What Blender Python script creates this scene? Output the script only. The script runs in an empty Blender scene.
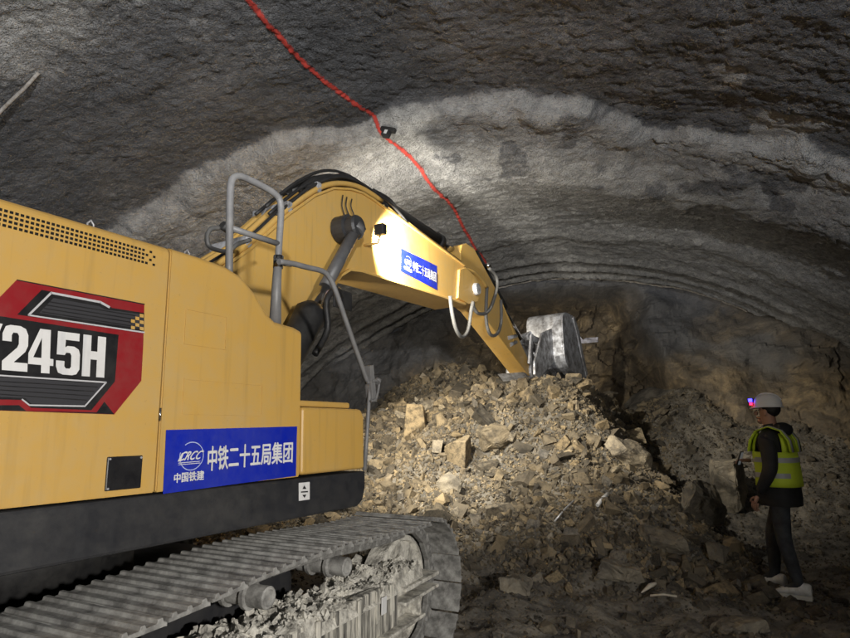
import bpy, bmesh, math, random
import numpy as np
from mathutils import Matrix, Vector, Euler
random.seed(7); rng = np.random.default_rng(7)
SC = bpy.context.scene; COL = SC.collection
R_ = math.radians

# ------------------------------------------------------------------ camera
FPX, HOR, CAMH = 574.0, 426.0, 1.55          # focal length in px of the 850 px wide picture, horizon row, eye height
PITCH = math.atan((HOR-319)/FPX)
cam = bpy.data.cameras.new('camera'); cam.sensor_width = 36.0; cam.lens = 36.0*FPX/850
cam.clip_start = 0.05; cam.clip_end = 500
camo = bpy.data.objects.new('camera', cam); COL.objects.link(camo)
camo.location = (0, 0, CAMH); camo.rotation_euler = (math.pi/2+PITCH, 0, 0)
SC.camera = camo

# ------------------------------------------------------------------ world, exposure
W = bpy.data.worlds.new('World'); SC.world = W; W.use_nodes = True
nt = W.node_tree; bg = nt.nodes['Background']
sky = nt.nodes.new('ShaderNodeTexSky'); sky.sky_type = 'NISHITA'; sky.sun_disc = False
sky.sun_elevation = R_(25); sky.sun_rotation = R_(160)
nt.links.new(sky.outputs[0], bg.inputs[0]); bg.inputs[1].default_value = 0.05
SC.view_settings.view_transform = 'Standard'; SC.view_settings.look = 'None'
SC.view_settings.gamma = 1; SC.view_settings.exposure = 0.0
SC.cycles.max_bounces = 5; SC.cycles.diffuse_bounces = 3; SC.cycles.use_adaptive_sampling = True; SC.cycles.adaptive_threshold = .025; SC.cycles.use_denoising = True
SC.cycles.sample_clamp_indirect = 4

# ------------------------------------------------------------------ lamps (floodlight and added roof fill behind the camera; machine lamps set below)
def spot(name, loc, to, energy, size, blend, col, rad=0.06):
    l = bpy.data.lights.new(name, 'SPOT'); l.energy = energy; l.spot_size = R_(size); l.spot_blend = blend
    l.color = col; l.shadow_soft_size = rad
    o = bpy.data.objects.new(name, l); COL.objects.link(o); o.location = loc
    o.rotation_euler = (Vector(to)-Vector(loc)).to_track_quat('-Z', 'Y').to_euler()
    return o
FLOOD1 = spot('unseen_flood', (2.3, -2.2, 2.0), (-2.5, 4.1, 1.75), 1180, 99, 0.85, (1.0, 0.96, 0.90), 0.10)
ROOF_FILL = spot('unseen_flood', (0.9, -5.2, 2.4), (0.8, -1.4, 6.8), 2600, 104, 0.2, (0.95, 0.97, 1.0), 0.12)  # added unseen fill, aimed up to brighten the lining

# ------------------------------------------------------------------ pixel helpers: a pixel gives a direction, the plane it lies on the place
def ray(x, y):
    cx = (x-425)/FPX; cy = (319-y)/FPX; c, s = math.cos(PITCH), math.sin(PITCH)
    return np.array([cx, c-cy*s, s+cy*c])
def atz(x, y, z):
    r = ray(x, y); t = (z-CAMH)/r[2]; return np.array([0, 0, CAMH])+t*r
# house frame of the excavator: u forward, v left, z up
HA, HROLL = R_(30.2), R_(1.8)
_u = np.array([math.sin(HA), math.cos(HA), 0]); _v = np.array([-math.cos(HA), math.sin(HA), 0]); _z = np.array([0, 0, 1.])
HR = np.stack([_u, _v*math.cos(HROLL)-_z*math.sin(HROLL), _z*math.cos(HROLL)+_v*math.sin(HROLL)], 1)
HC = atz(0, 578, 1.1)-HR@np.array([-.6, -1.38, 1.1])
def hp(x, y, v):
    o = HR.T@(np.array([0, 0, CAMH])-HC); d = HR.T@ray(x, y)
    q = o+(v-o[1])/d[1]*d; return (q[0], q[2])
def hw(u, v, z): return HC+HR@np.array([u, v, z])
MH = Matrix([[*HR[0], HC[0]], [*HR[1], HC[1]], [*HR[2], HC[2]], [0, 0, 0, 1]])
# tunnel frame: s along the axis, l to the right
TA = R_(16.6); TO = np.array([-.98, 0, 0])
TS = np.array([math.sin(TA), math.cos(TA), 0]); TL = np.array([math.cos(TA), -math.sin(TA), 0])
def tw(s, l, z): return TO+s*TS+l*TL+z*_z
def tsl(p): q = np.asarray(p)-TO; return q@TS, q@TL

# ------------------------------------------------------------------ noise
def _hash(i, j, k, seed):
    h = (i.astype(np.int64)*374761393+j.astype(np.int64)*668265263+k.astype(np.int64)*2147483647+seed*974634541) & 0xffffffff
    h = ((h ^ (h >> 13))*1274126177) & 0xffffffff
    h = (h ^ (h >> 16)) & 0xffffffff
    return h.astype(np.float64)/0xffffffff
def vnoise(x, y, z=None, seed=0):
    if z is None: z = np.zeros_like(x)
    xi, yi, zi = np.floor(x), np.floor(y), np.floor(z)
    fx, fy, fz = x-xi, y-yi, z-zi
    fx, fy, fz = [f*f*f*(f*(f*6-15)+10) for f in (fx, fy, fz)]
    r = 0
    for a in (0, 1):
        for b in (0, 1):
            for c in (0, 1):
                r = r+_hash(xi+a, yi+b, zi+c, seed)*(fx if a else 1-fx)*(fy if b else 1-fy)*(fz if c else 1-fz)
    return r*2-1
def fbm(x, y, f, octv, seed=0, z=None, gain=.5):
    r = 0; a = 1
    for o in range(octv):
        r = r+a*vnoise(x*f, y*f, None if z is None else z*f, seed+o*17); f *= 2.03; a *= gain
    return r
def sstep(a, b, x):
    t = np.clip((x-a)/(b-a), 0, 1); return t*t*(3-2*t)
def worley(x, y, f, seed=0):
    x = x*f; y = y*f; xi, yi = np.floor(x), np.floor(y); d = np.full(x.shape, 9.); cid = np.zeros(x.shape)
    for a in (-1, 0, 1):
        for b in (-1, 0, 1):
            hx = _hash(xi+a, yi+b, xi*0, seed); hy = _hash(xi+a, yi+b, xi*0, seed+5)
            q = np.hypot(xi+a+hx-x, yi+b+hy-y); m = q < d
            d = np.where(m, q, d); cid = np.where(m, _hash(xi+a, yi+b, xi*0, seed+9), cid)
    return d, cid

# ------------------------------------------------------------------ materials
def mat(name, col, rough=.6, metal=0, spec=.5):
    m = bpy.data.materials.new(name); m.use_nodes = True
    b = m.node_tree.nodes['Principled BSDF']
    b.inputs['Base Color'].default_value = (*col, 1); b.inputs['Roughness'].default_value = rough
    b.inputs['Metallic'].default_value = metal; b.inputs['Specular IOR Level'].default_value = spec
    return m
def nodes(m): return m.node_tree.nodes, m.node_tree.links, m.node_tree.nodes['Principled BSDF']
def noise_node(N, L, scale, detail=6, rough=.6, coord='Object', dist=0):
    tc = N.new('ShaderNodeTexCoord'); n = N.new('ShaderNodeTexNoise')
    n.inputs['Scale'].default_value = scale; n.inputs['Detail'].default_value = detail
    n.inputs['Roughness'].default_value = rough; n.inputs['Distortion'].default_value = dist
    L.new(tc.outputs[coord], n.inputs['Vector']); return n
def ramp(N, L, src, stops):
    r = N.new('ShaderNodeValToRGB'); e = r.color_ramp.elements
    while len(e) < len(stops): e.new(.5)
    for i, (p, c) in enumerate(stops):
        e[i].position = p; e[i].color = (*c, 1) if len(c) == 3 else c
    L.new(src, r.inputs[0]); return r
def add_bump(m, scale, strength, dist, detail=6, coord='Object', rough=.6):
    N, L, b = nodes(m); n = noise_node(N, L, scale, detail, rough, coord)
    bp = N.new('ShaderNodeBump'); bp.inputs['Strength'].default_value = strength; bp.inputs['Distance'].default_value = dist
    L.new(n.outputs['Fac'], bp.inputs['Height'])
    if b.inputs['Normal'].is_linked: L.new(b.inputs['Normal'].links[0].from_socket, bp.inputs['Normal'])
    L.new(bp.outputs[0], b.inputs['Normal']); return m
def two_tone(m, scale, c1, c2, lo=.35, hi=.65, detail=8, coord='Object', rough=None, nr=.65):
    N, L, b = nodes(m); n = noise_node(N, L, scale, detail, nr, coord)
    r = ramp(N, L, n.outputs['Fac'], [(lo, c1), (hi, c2)]); L.new(r.outputs[0], b.inputs['Base Color'])
    if rough:
        rr = ramp(N, L, n.outputs['Fac'], [(lo, (rough[0],)*3), (hi, (rough[1],)*3)]); L.new(rr.outputs[0], b.inputs['Roughness'])
    return m
def paint(name, col, dust, rough=.38, amount=.5):
    m = mat(name, col, rough); N, L, b = nodes(m)
    n1 = noise_node(N, L, 1.1, 5, .6); n2 = noise_node(N, L, 14, 10, .75)
    mm = N.new('ShaderNodeMath'); mm.operation = 'MULTIPLY'; L.new(n1.outputs[0], mm.inputs[0]); L.new(n2.outputs[0], mm.inputs[1])
    r = ramp(N, L, mm.outputs[0], [(.17, (0, 0, 0)), (.46, (amount,)*3)])
    mx = N.new('ShaderNodeMix'); mx.data_type = 'RGBA'; L.new(r.outputs[0], mx.inputs['Factor'])
    mx.inputs['A'].default_value = (*col, 1); mx.inputs['B'].default_value = (*dust, 1)
    L.new(mx.outputs['Result'], b.inputs['Base Color'])
    rr = N.new('ShaderNodeMapRange'); rr.inputs['To Min'].default_value = rough; rr.inputs['To Max'].default_value = min(rough+.45, 1)
    L.new(r.outputs[0], rr.inputs['Value']); L.new(rr.outputs[0], b.inputs['Roughness'])
    # run-down grime and scuffs
    tc = N.new('ShaderNodeTexCoord'); mp = N.new('ShaderNodeMapping'); mp.inputs['Scale'].default_value = (22, 22, 1.3)
    L.new(tc.outputs['Object'], mp.inputs[0]); n3 = N.new('ShaderNodeTexNoise'); n3.inputs['Scale'].default_value = 1; n3.inputs['Detail'].default_value = 4; L.new(mp.outputs[0], n3.inputs['Vector'])
    r3 = ramp(N, L, n3.outputs[0], [(.56, (0, 0, 0)), (.74, (.30,)*3)])
    n4 = noise_node(N, L, 60, 4, .8); r4 = ramp(N, L, n4.outputs[0], [(.64, (0, 0, 0)), (.72, (.35,)*3)])
    ad = N.new('ShaderNodeMath'); ad.operation = 'MAXIMUM'; L.new(r3.outputs[0], ad.inputs[0]); L.new(r4.outputs[0], ad.inputs[1])
    mx2 = N.new('ShaderNodeMix'); mx2.data_type = 'RGBA'; L.new(ad.outputs[0], mx2.inputs['Factor']); L.new(mx.outputs['Result'], mx2.inputs['A'])
    mx2.inputs['B'].default_value = (col[0]*.35+.03, col[1]*.4+.03, col[2]*.5+.03, 1); L.new(mx2.outputs['Result'], b.inputs['Base Color'])
    add_bump(m, 1.6, .08, .02, 2)
    return m
M = {}
M['yellow'] = paint('yellow_paint', (.585, .352, .085), (.44, .36, .22), .34, .45)
M['skirt'] = paint('dark_grey_paint', (.020, .021, .025), (.10, .095, .085), .42, .4)
M['black'] = paint('black_rubber', (.014, .014, .015), (.10, .095, .085), .5, .45)
M['hose'] = paint('grey_hose', (.10, .10, .098), (.2, .19, .17), .5, .6)
M['rail'] = paint('grey_rail_paint', (.17, .17, .175), (.36, .35, .33), .38, .6)
M['cyl'] = paint('cylinder_grey', (.075, .075, .078), (.2, .19, .18), .4, .5)
M['chrome'] = mat('chrome', (.62, .62, .63), .18, 1)
M['steel'] = two_tone(mat('worn_steel', (.4, .4, .4), .4, .35), 7, (.20, .19, .185), (.62, .63, .66), .38, .62, rough=(.65, .33))
add_bump(M['steel'], 30, .35, .01)
M['armface'] = M['yellow']
M['track'] = two_tone(mat('muddy_track_steel', (.2, .2, .2), .7, .0), 9, (.12, .117, .11), (.40, .395, .375), .36, .62, 6, rough=(.9, .5))
add_bump(M['track'], 45, .5, .008)
M['trackmud'] = two_tone(mat('caked_mud', (.3, .27, .2), .9), 11, (.30, .285, .25), (.74, .71, .63), .38, .56, 7)
add_bump(M['trackmud'], 26, .8, .03); add_bump(M['trackmud'], 90, .6, .008)
M['slurry'] = mat('slurry_streaks', (.4, .4, .35), .85)
def slurry_nodes(m):
    N, L, b = nodes(m); tc = N.new('ShaderNodeTexCoord'); mp = N.new('ShaderNodeMapping'); mp.inputs['Scale'].default_value = (26, 26, 2.2)
    n = N.new('ShaderNodeTexNoise'); n.inputs['Scale'].default_value = 1; n.inputs['Detail'].default_value = 6; n.inputs['Roughness'].default_value = .65
    L.new(tc.outputs['Object'], mp.inputs[0]); L.new(mp.outputs[0], n.inputs['Vector'])
    r = ramp(N, L, n.outputs[0], [(.38, (.06, .058, .054)), (.48, (.25, .24, .21)), (.58, (.66, .63, .55))]); L.new(r.outputs[0], b.inputs['Base Color'])
    bp = N.new('ShaderNodeBump'); bp.inputs['Distance'].default_value = .02; bp.inputs['Strength'].default_value = .7; L.new(n.outputs[0], bp.inputs['Height']); L.new(bp.outputs[0], b.inputs['Normal'])
slurry_nodes(M['slurry'])
M['rock'] = mat('broken_rock', (.3, .25, .17), .85)
def rock_nodes(m, attr):
    N, L, b = nodes(m)
    if attr:
        a = N.new('ShaderNodeAttribute'); a.attribute_name = 'tint'; rnd = a.outputs['Fac']
    else:
        rnd = N.new('ShaderNodeObjectInfo').outputs['Random']
    r = ramp(N, L, rnd, [(0, (.055, .049, .04)), (.25, (.115, .098, .074)), (.5, (.19, .157, .108)), (.72, (.28, .22, .135)), (.86, (.19, .18, .165)), (1, (.42, .345, .225))])
    n = noise_node(N, L, 5.5, 6, .7, 'Object'); n2 = ramp(N, L, n.outputs[0], [(.38, (.42, .42, .43)), (.56, (1.15, 1.12, 1.05))])
    mx = N.new('ShaderNodeMix'); mx.data_type = 'RGBA'; mx.blend_type = 'MULTIPLY'; mx.inputs['Factor'].default_value = 1
    L.new(r.outputs[0], mx.inputs['A']); L.new(n2.outputs[0], mx.inputs['B']); L.new(mx.outputs['Result'], b.inputs['Base Color'])
    add_bump(m, 30, .8, .016, 5, rough=.7)
rock_nodes(M['rock'], False)
M['rubble'] = mat('crushed_rock', (.3, .25, .17), .88); rock_nodes(M['rubble'], True)
M['boulder'] = two_tone(mat('dark_boulder', (.2, .18, .14), .88), 3.5, (.10, .09, .075), (.27, .235, .175), .35, .65, 10)
add_bump(M['boulder'], 9, .8, .05, 10)
M['muck'] = two_tone(mat('muck_soil', (.2, .17, .12), .92), 3.2, (.075, .069, .060), (.205, .185, .152), .40, .60, 7)
add_bump(M['muck'], 22, .9, .03, 8); add_bump(M['muck'], 80, .5, .008)
M['face'] = mat('rock_face', (.2, .17, .12), .9)
def face_nodes(m):
    N, L, b = nodes(m)
    at = N.new('ShaderNodeAttribute'); at.attribute_name = 'cover'
    n = noise_node(N, L, 2.2, 10, .7); n.inputs['Distortion'].default_value = 1.2
    rk = ramp(N, L, n.outputs[0], [(.25, (.045, .038, .03)), (.5, (.125, .098, .065)), (.66, (.27, .205, .12)), (.8, (.12, .105, .09))])
    n2 = noise_node(N, L, 3.1, 8, .65); sh = ramp(N, L, n2.outputs[0], [(.35, (.075, .074, .076)), (.7, (.125, .122, .12))])
    mx = N.new('ShaderNodeMix'); mx.data_type = 'RGBA'
    L.new(at.outputs['Fac'], mx.inputs['Factor']); L.new(rk.outputs[0], mx.inputs['A']); L.new(sh.outputs[0], mx.inputs['B'])
    L.new(mx.outputs['Result'], b.inputs['Base Color'])
    add_bump(m, 9, .7, .05, 10, rough=.7); add_bump(m, 50, .4, .01)
face_nodes(M['face'])
M['shot'] = mat('sprayed_concrete', (.2, .2, .2), .9)
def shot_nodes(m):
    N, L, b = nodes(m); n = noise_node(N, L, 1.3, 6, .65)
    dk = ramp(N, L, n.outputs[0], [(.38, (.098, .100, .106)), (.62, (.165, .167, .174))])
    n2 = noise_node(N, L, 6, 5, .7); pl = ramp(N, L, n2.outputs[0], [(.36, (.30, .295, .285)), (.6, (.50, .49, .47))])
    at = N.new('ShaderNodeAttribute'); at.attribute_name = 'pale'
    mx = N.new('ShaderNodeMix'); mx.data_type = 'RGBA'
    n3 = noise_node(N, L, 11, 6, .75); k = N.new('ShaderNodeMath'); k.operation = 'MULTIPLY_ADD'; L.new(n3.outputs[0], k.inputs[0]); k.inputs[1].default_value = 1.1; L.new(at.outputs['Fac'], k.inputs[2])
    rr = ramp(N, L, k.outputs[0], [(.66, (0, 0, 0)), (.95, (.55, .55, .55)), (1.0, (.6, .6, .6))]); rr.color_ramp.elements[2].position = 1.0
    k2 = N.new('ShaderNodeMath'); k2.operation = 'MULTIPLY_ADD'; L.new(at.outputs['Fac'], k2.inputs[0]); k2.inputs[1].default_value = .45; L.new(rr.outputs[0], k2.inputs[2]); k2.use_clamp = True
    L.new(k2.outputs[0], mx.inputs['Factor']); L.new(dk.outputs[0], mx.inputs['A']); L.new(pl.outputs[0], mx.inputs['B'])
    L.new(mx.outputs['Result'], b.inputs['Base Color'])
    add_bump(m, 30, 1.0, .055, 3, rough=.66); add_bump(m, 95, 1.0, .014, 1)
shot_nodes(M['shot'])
M['redpaint'] = mat('red_spray_paint', (.50, .055, .04), .85)
def spray_nodes(m):
    N, L, b = nodes(m)
    uv = N.new('ShaderNodeUVMap'); sx = N.new('ShaderNodeSeparateXYZ'); L.new(uv.outputs[0], sx.inputs[0])
    s = N.new('ShaderNodeMath'); s.operation = 'SUBTRACT'; L.new(sx.outputs[0], s.inputs[0]); s.inputs[1].default_value = .5
    a = N.new('ShaderNodeMath'); a.operation = 'ABSOLUTE'; L.new(s.outputs[0], a.inputs[0])
    n = noise_node(N, L, 38, 6, .8); k = N.new('ShaderNodeMath'); k.operation = 'MULTIPLY_ADD'
    L.new(n.outputs[0], k.inputs[0]); k.inputs[1].default_value = 1.0; L.new(a.outputs[0], k.inputs[2])
    r = ramp(N, L, k.outputs[0], [(.66, (1, 1, 1)), (.84, (0, 0, 0))]); L.new(r.outputs[0], b.inputs['Alpha'])
spray_nodes(M['redpaint'])
M['blue'] = paint('blue_vinyl', (.006, .020, .40), (.10, .12, .30), .28, .3)
add_bump(M['blue'], 4, .25, .03, 2)
M['white'] = paint('white_vinyl', (.76, .76, .76), (.48, .46, .42), .35, .5)
M['lightblue'] = mat('pale_blue_print', (.45, .52, .78), .35)
M['dred'] = paint('red_vinyl', (.27, .010, .016), (.20, .06, .05), .32, .5)
M['dblack'] = paint('black_vinyl', (.010, .010, .012), (.05, .048, .044), .32, .5)
M['dgrey'] = mat('charcoal_vinyl', (.045, .045, .05), .35)
M['silver'] = mat('silver_vinyl', (.52, .52, .54), .35)
M['hole_shade'] = mat('vent_shade_black', (.004, .004, .004), .9)  # black stands in for the shade inside the vents
M['glass'] = mat('tinted_glass', (.02, .025, .028), .06, 0)
M['lens'] = mat('lamp_lens', (1, 1, 1), .3)
nodes(M['lens'])[2].inputs['Emission Color'].default_value = (1, .88, .66, 1); nodes(M['lens'])[2].inputs['Emission Strength'].default_value = 8
M['skin'] = mat('skin', (.42, .23, .16), .55)
M['jacket'] = two_tone(mat('black_jacket_cloth', (.014, .014, .016), .75), 8, (.009, .009, .010), (.020, .020, .022))
M['jeans'] = two_tone(mat('dark_jeans', (.03, .033, .04), .85), 12, (.022, .025, .030), (.052, .057, .066))
M['vest'] = mat('lime_vest', (.64, .80, .05), .7); add_bump(M['vest'], 16, .35, .02, 3)
M['reflect'] = mat('reflective_tape', (.42, .43, .44), .45)
M['shoe'] = two_tone(mat('white_sneaker', (.7, .7, .68), .6), 18, (.62, .60, .55), (.82, .82, .80), .3, .55)
M['sole'] = mat('sneaker_sole', (.62, .61, .57), .7)
M['helmet'] = mat('white_helmet', (.80, .80, .80), .28)
M['hair'] = mat('black_hair', (.012, .010, .009), .6)
def emis(name, c, s):
    m = mat(name, c, .4); b = nodes(m)[2]; b.inputs['Emission Color'].default_value = (*c, 1); b.inputs['Emission Strength'].default_value = s; return m
M['led_blue'] = emis('blue_led', (.03, .025, 1.0), 12); M['led_red'] = emis('red_led', (1.0, .012, .05), 8)
M['phone'] = emis('phone_screen', (.5, .52, .55), .12)
M['rust'] = two_tone(mat('rusty_rod', (.3, .28, .25), .8), 20, (.22, .19, .16), (.46, .44, .41))
M['plastic'] = mat('white_plastic_sheet', (.50, .50, .58), .5); add_bump(M['plastic'], 6, .6, .05, 4)
M['wood'] = two_tone(mat('pale_wood', (.5, .45, .36), .8), 14, (.36, .32, .25), (.58, .53, .44))

# ------------------------------------------------------------------ mesh helpers
def mesh_np(name, V, F, mats, smooth=False):
    """V (n,3), F (m,k) equal-sized faces"""
    me = bpy.data.meshes.new(name); V = np.asarray(V, np.float32); F = np.asarray(F, np.int32); k = F.shape[1]
    me.vertices.add(len(V)); me.vertices.foreach_set('co', V.ravel())
    me.loops.add(F.size); me.loops.foreach_set('vertex_index', F.ravel())
    me.polygons.add(len(F)); me.polygons.foreach_set('loop_start', np.arange(0, F.size, k, dtype=np.int32))
    me.polygons.foreach_set('loop_total', np.full(len(F), k, np.int32))
    me.update(calc_edges=True)
    me.polygons.foreach_set('use_smooth', np.full(len(F), bool(smooth)))
    for m in (mats if isinstance(mats, (list, tuple)) else [mats]): me.materials.append(m)
    return me
def link(name, me, parent=None, basis=None):
    o = bpy.data.objects.new(name, me); COL.objects.link(o)
    if parent is not None: o.parent = parent
    if basis is not None: o.matrix_basis = basis
    return o
def tag(o, label=None, cat=None, group=None, kind=None):
    if label: o['label'] = label
    if cat: o['category'] = cat
    if group: o['group'] = group
    if kind: o['kind'] = kind
    return o
class MB:
    def __init__(s): s.v = []; s.f = []; s.mi = []; s.sm = []
    def add(s, V, F, mi=0, sm=False):
        b = len(s.v); s.v += [tuple(map(float, p)) for p in V]
        for f in F: s.f.append([b+i for i in f]); s.mi.append(mi); s.sm.append(sm)
        return s
    def mesh(s, name, mats, bevel=0, seg=2, ang=30, clean=True):
        me = bpy.data.meshes.new(name); me.from_pydata(s.v, [], s.f)
        for m in (mats if isinstance(mats, (list, tuple)) else [mats]): me.materials.append(m)
        me.polygons.foreach_set('material_index', s.mi); me.polygons.foreach_set('use_smooth', s.sm)
        bm = bmesh.new(); bm.from_mesh(me)
        if clean: bmesh.ops.recalc_face_normals(bm, faces=bm.faces)
        if bevel:
            ed = [e for e in bm.edges if len(e.link_faces) == 2 and e.calc_face_angle(0) > R_(ang)]
            bmesh.ops.bevel(bm, geom=ed, offset=bevel, segments=seg, affect='EDGES', profile=.5, clamp_overlap=True)
        bm.to_mesh(me); bm.free(); me.update(); return me
    def box(s, a, b, mi=0):
        (x0, y0, z0), (x1, y1, z1) = a, b
        return s.add([(x0, y0, z0), (x1, y0, z0), (x1, y1, z0), (x0, y1, z0), (x0, y0, z1), (x1, y0, z1), (x1, y1, z1), (x0, y1, z1)],
                     [(0, 3, 2, 1), (4, 5, 6, 7), (0, 1, 5, 4), (1, 2, 6, 5), (2, 3, 7, 6), (3, 0, 4, 7)], mi)
    def prism(s, poly, v0, v1, mi=0):
        n = len(poly)
        V = [(p[0], v0, p[1]) for p in poly]+[(p[0], v1, p[1]) for p in poly]
        return s.add(V, [tuple(range(n)), tuple(range(2*n-1, n-1, -1))]+[(i, i+n, (i+1) % n+n, (i+1) % n) for i in range(n)], mi)
    def tube(s, pts, r, n=10, mi=0, caps=True, sub=0):
        P = [np.array(p, float) for p in pts]
        if sub: P = catmull(P, sub)
        rr = [r]*len(P) if np.isscalar(r) else list(np.interp(np.linspace(0, 1, len(P)), np.linspace(0, 1, len(r)), r))
        T = [P[min(i+1, len(P)-1)]-P[max(i-1, 0)] for i in range(len(P))]
        T = [t/(np.linalg.norm(t)+1e-9) for t in T]
        a = np.array([0, 0, 1.]) if abs(T[0][2]) < .9 else np.array([1., 0, 0])
        N = np.cross(T[0], a); N /= np.linalg.norm(N); V = []; F = []
        for i, p in enumerate(P):
            N = N-T[i]*N.dot(T[i]); N /= np.linalg.norm(N)+1e-9; B = np.cross(T[i], N)
            for k in range(n):
                t = 2*math.pi*k/n; V.append(p+rr[i]*(math.cos(t)*N+math.sin(t)*B))
        for i in range(len(P)-1):
            for k in range(n):
                F.append((i*n+k, i*n+(k+1) % n, (i+1)*n+(k+1) % n, (i+1)*n+k))
        s.add(V, F, mi, True)
        if caps:
            b = len(s.v)-len(V); s.f.append([b+k for k in range(n)][::-1]); s.f.append([b+(len(P)-1)*n+k for k in range(n)])
            s.mi += [mi, mi]; s.sm += [False, False]
        return s
    def lathe_v(s, u, z, prof, n=24, mi=0):
        """ring profile [(v,r)] about the axis through (u,z) along v"""
        V = []; F = []; m = len(prof)
        for k in range(n):
            t = 2*math.pi*k/n
            for (v, r) in prof: V.append((u+r*math.cos(t), v, z+r*math.sin(t)))
        for k in range(n):
            for i in range(m-1): F.append((k*m+i, ((k+1) % n)*m+i, ((k+1) % n)*m+i+1, k*m+i+1))
        return s.add(V, F, mi, False)
def catmull(P, sub):
    out = []; n = len(P)
    for i in range(n-1):
        p0, p1, p2, p3 = P[max(i-1, 0)], P[i], P[i+1], P[min(i+2, n-1)]
        for k in range(sub):
            t = k/sub
            out.append(.5*((2*p1)+(-p0+p2)*t+(2*p0-5*p1+4*p2-p3)*t*t+(-p0+3*p1-3*p2+p3)*t**3))
    out.append(P[-1]); return out

# ================================================================== THE SETTING
# ------------------------------------------------------------------ tunnel lining
R1, R2, CROWN, A1 = 8.8, 4.0, 4.95, R_(45)
AR1 = R1*A1; AR2 = R2*R_(52)
def section(q):
    """q = arc length from the crown (right +) -> l, z, normal (pointing inwards)"""
    a = np.abs(q); sg = np.sign(q)
    th1 = np.minimum(a, AR1)/R1; th2 = np.maximum(a-AR1, 0)/R2
    th = th1+th2
    l = R1*np.sin(th1)+R2*(np.sin(th)-np.sin(th1)); z = CROWN-R1*(1-np.cos(th1))-R2*(np.cos(th1)-np.cos(th))
    return l*sg, z, -np.sin(th)*sg, -np.cos(th)
S_END = 14.0
def band_x(s, q):
    jit = .22*fbm(q, s*.5, .55, 3, 3)+.16*np.abs(vnoise(q*1.7, s*.8, seed=33))+.05*fbm(q, s, 4.5, 2, 31)
    return s-(np.interp(q, [-8, -4.7, -2.85, -1.6, -.76, .7, 1.55, 2.5, 3.8, 8], [5.6, 5.75, 5.9, 6.2, 6.4, 6.9, 7.2, 7.4, 7.5, 7.8])-.1+jit)
def lining_in(s, q):
    """how far the lining stands in from the nominal section"""
    x = band_x(s, q)
    d = -.50*(1-(.34*sstep(-.04, .16, x)+.66*sstep(.05, 1.5, x)))   # the next ring stands proud of the near one, with a ragged sprayed edge
    d = d+.075*np.exp(-((x-.28)/.22)**2)*(.35+np.abs(vnoise(q*2.6, s*1.3, seed=61)))
    d = d-.34*sstep(1.2, 3.6, x)+.26*sstep(9.5, 13.6, s)
    for sc_, w_, h_ in ((11.2, .25, .06), (12.6, .14, .07), (13.2, .10, .08), (13.7, .09, .09)):
        d = d+h_*np.exp(-((s-sc_-.12*fbm(q, s*0, .5, 2, 8))/w_)**2)
    d = d+.06*fbm(q, s, .33, 2, 11)+.012*fbm(q, s, 1.3, 3, 21)
    drip = fbm(q*1.0+.6*s, s*2.2-.5*q, 3.2, 3, 41)
    d = d+.010*drip
    w_l, c_l = worley(q+.05*vnoise(q*9, s*9, seed=58), s+.05*vnoise(q*9, s*9, seed=62), 14.0, 51); d = d+.014*np.abs(vnoise(q*6.5, s*6.5, seed=51))+.034*(.5-np.minimum(w_l, .7))*(.2+1.2*c_l)+.007*vnoise(q*19, s*19, seed=59)
    d = d+(x < .1)*sstep(-.5, 2.5, q)*(.045*fbm(q, s*1.6, .8, 3, 66)-.02*sstep(.1, .5, fbm(q, s, 1.4, 3, 67)))
    d = d+.03*np.clip(fbm(q, s, 2.1, 2, 71)-.25, 0, 1)
    return d
def lining_pts(s, q, extra=0):
    l, z, nl, nz = section(q); d = lining_in(s, q)+extra
    l = l+nl*d; z = z+nz*d
    return TO[None]+s[:, None]*TS[None]+l[:, None]*TL[None]+z[:, None]*_z[None]
def hit_lining(px, py):
    t = np.arange(3, 24, .01); p = np.array([0, 0, CAMH])[None]+t[:, None]*ray(px, py)[None]; w = p-TO
    s, l = w@TS, w@TL; q = np.arcsin(np.clip(l/R1, -.99, .99))*R1
    l0, z0, nl, nz = section(q); k = np.argmax(p[:, 2] > z0+nz*lining_in(s, q)); return s[k], q[k]
hit0 = hit_lining
sv = np.concatenate([np.arange(-16, 2.2, .35), np.arange(2.2, 8.2, .026), np.arange(8.2, S_END+.001, .04)])
qv = np.concatenate([np.arange(-AR1-AR2, -8.0, .07), np.arange(-8.0, 9.0, .0265), np.arange(9.0, AR1+AR2, .06)])
SS, QQ = np.meshgrid(sv, qv, indexing='ij'); P_ = lining_pts(SS.ravel(), QQ.ravel())
def grid_faces(n, m, flip=False):
    i = np.arange(n-1)[:, None]*m+np.arange(m-1)[None]; i = i.ravel()
    f = np.stack([i, i+1, i+m+1, i+m], 1); return f[:, ::-1] if flip else f
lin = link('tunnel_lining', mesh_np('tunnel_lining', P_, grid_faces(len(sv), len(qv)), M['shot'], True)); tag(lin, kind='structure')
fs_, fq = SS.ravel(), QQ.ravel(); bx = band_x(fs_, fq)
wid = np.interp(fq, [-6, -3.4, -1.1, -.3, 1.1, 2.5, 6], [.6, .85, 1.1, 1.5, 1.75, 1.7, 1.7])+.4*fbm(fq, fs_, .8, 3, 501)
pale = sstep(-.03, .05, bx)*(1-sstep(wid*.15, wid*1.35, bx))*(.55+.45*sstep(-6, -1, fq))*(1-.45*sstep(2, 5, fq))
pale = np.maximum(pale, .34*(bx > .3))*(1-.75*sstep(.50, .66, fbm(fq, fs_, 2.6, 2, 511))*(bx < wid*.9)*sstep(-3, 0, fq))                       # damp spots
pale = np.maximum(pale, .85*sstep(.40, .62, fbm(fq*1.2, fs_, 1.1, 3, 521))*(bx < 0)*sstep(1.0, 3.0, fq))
pale = np.maximum(pale, .12*sstep(.0, .5, fbm(fq, fs_, .9, 3, 531)))
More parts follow.
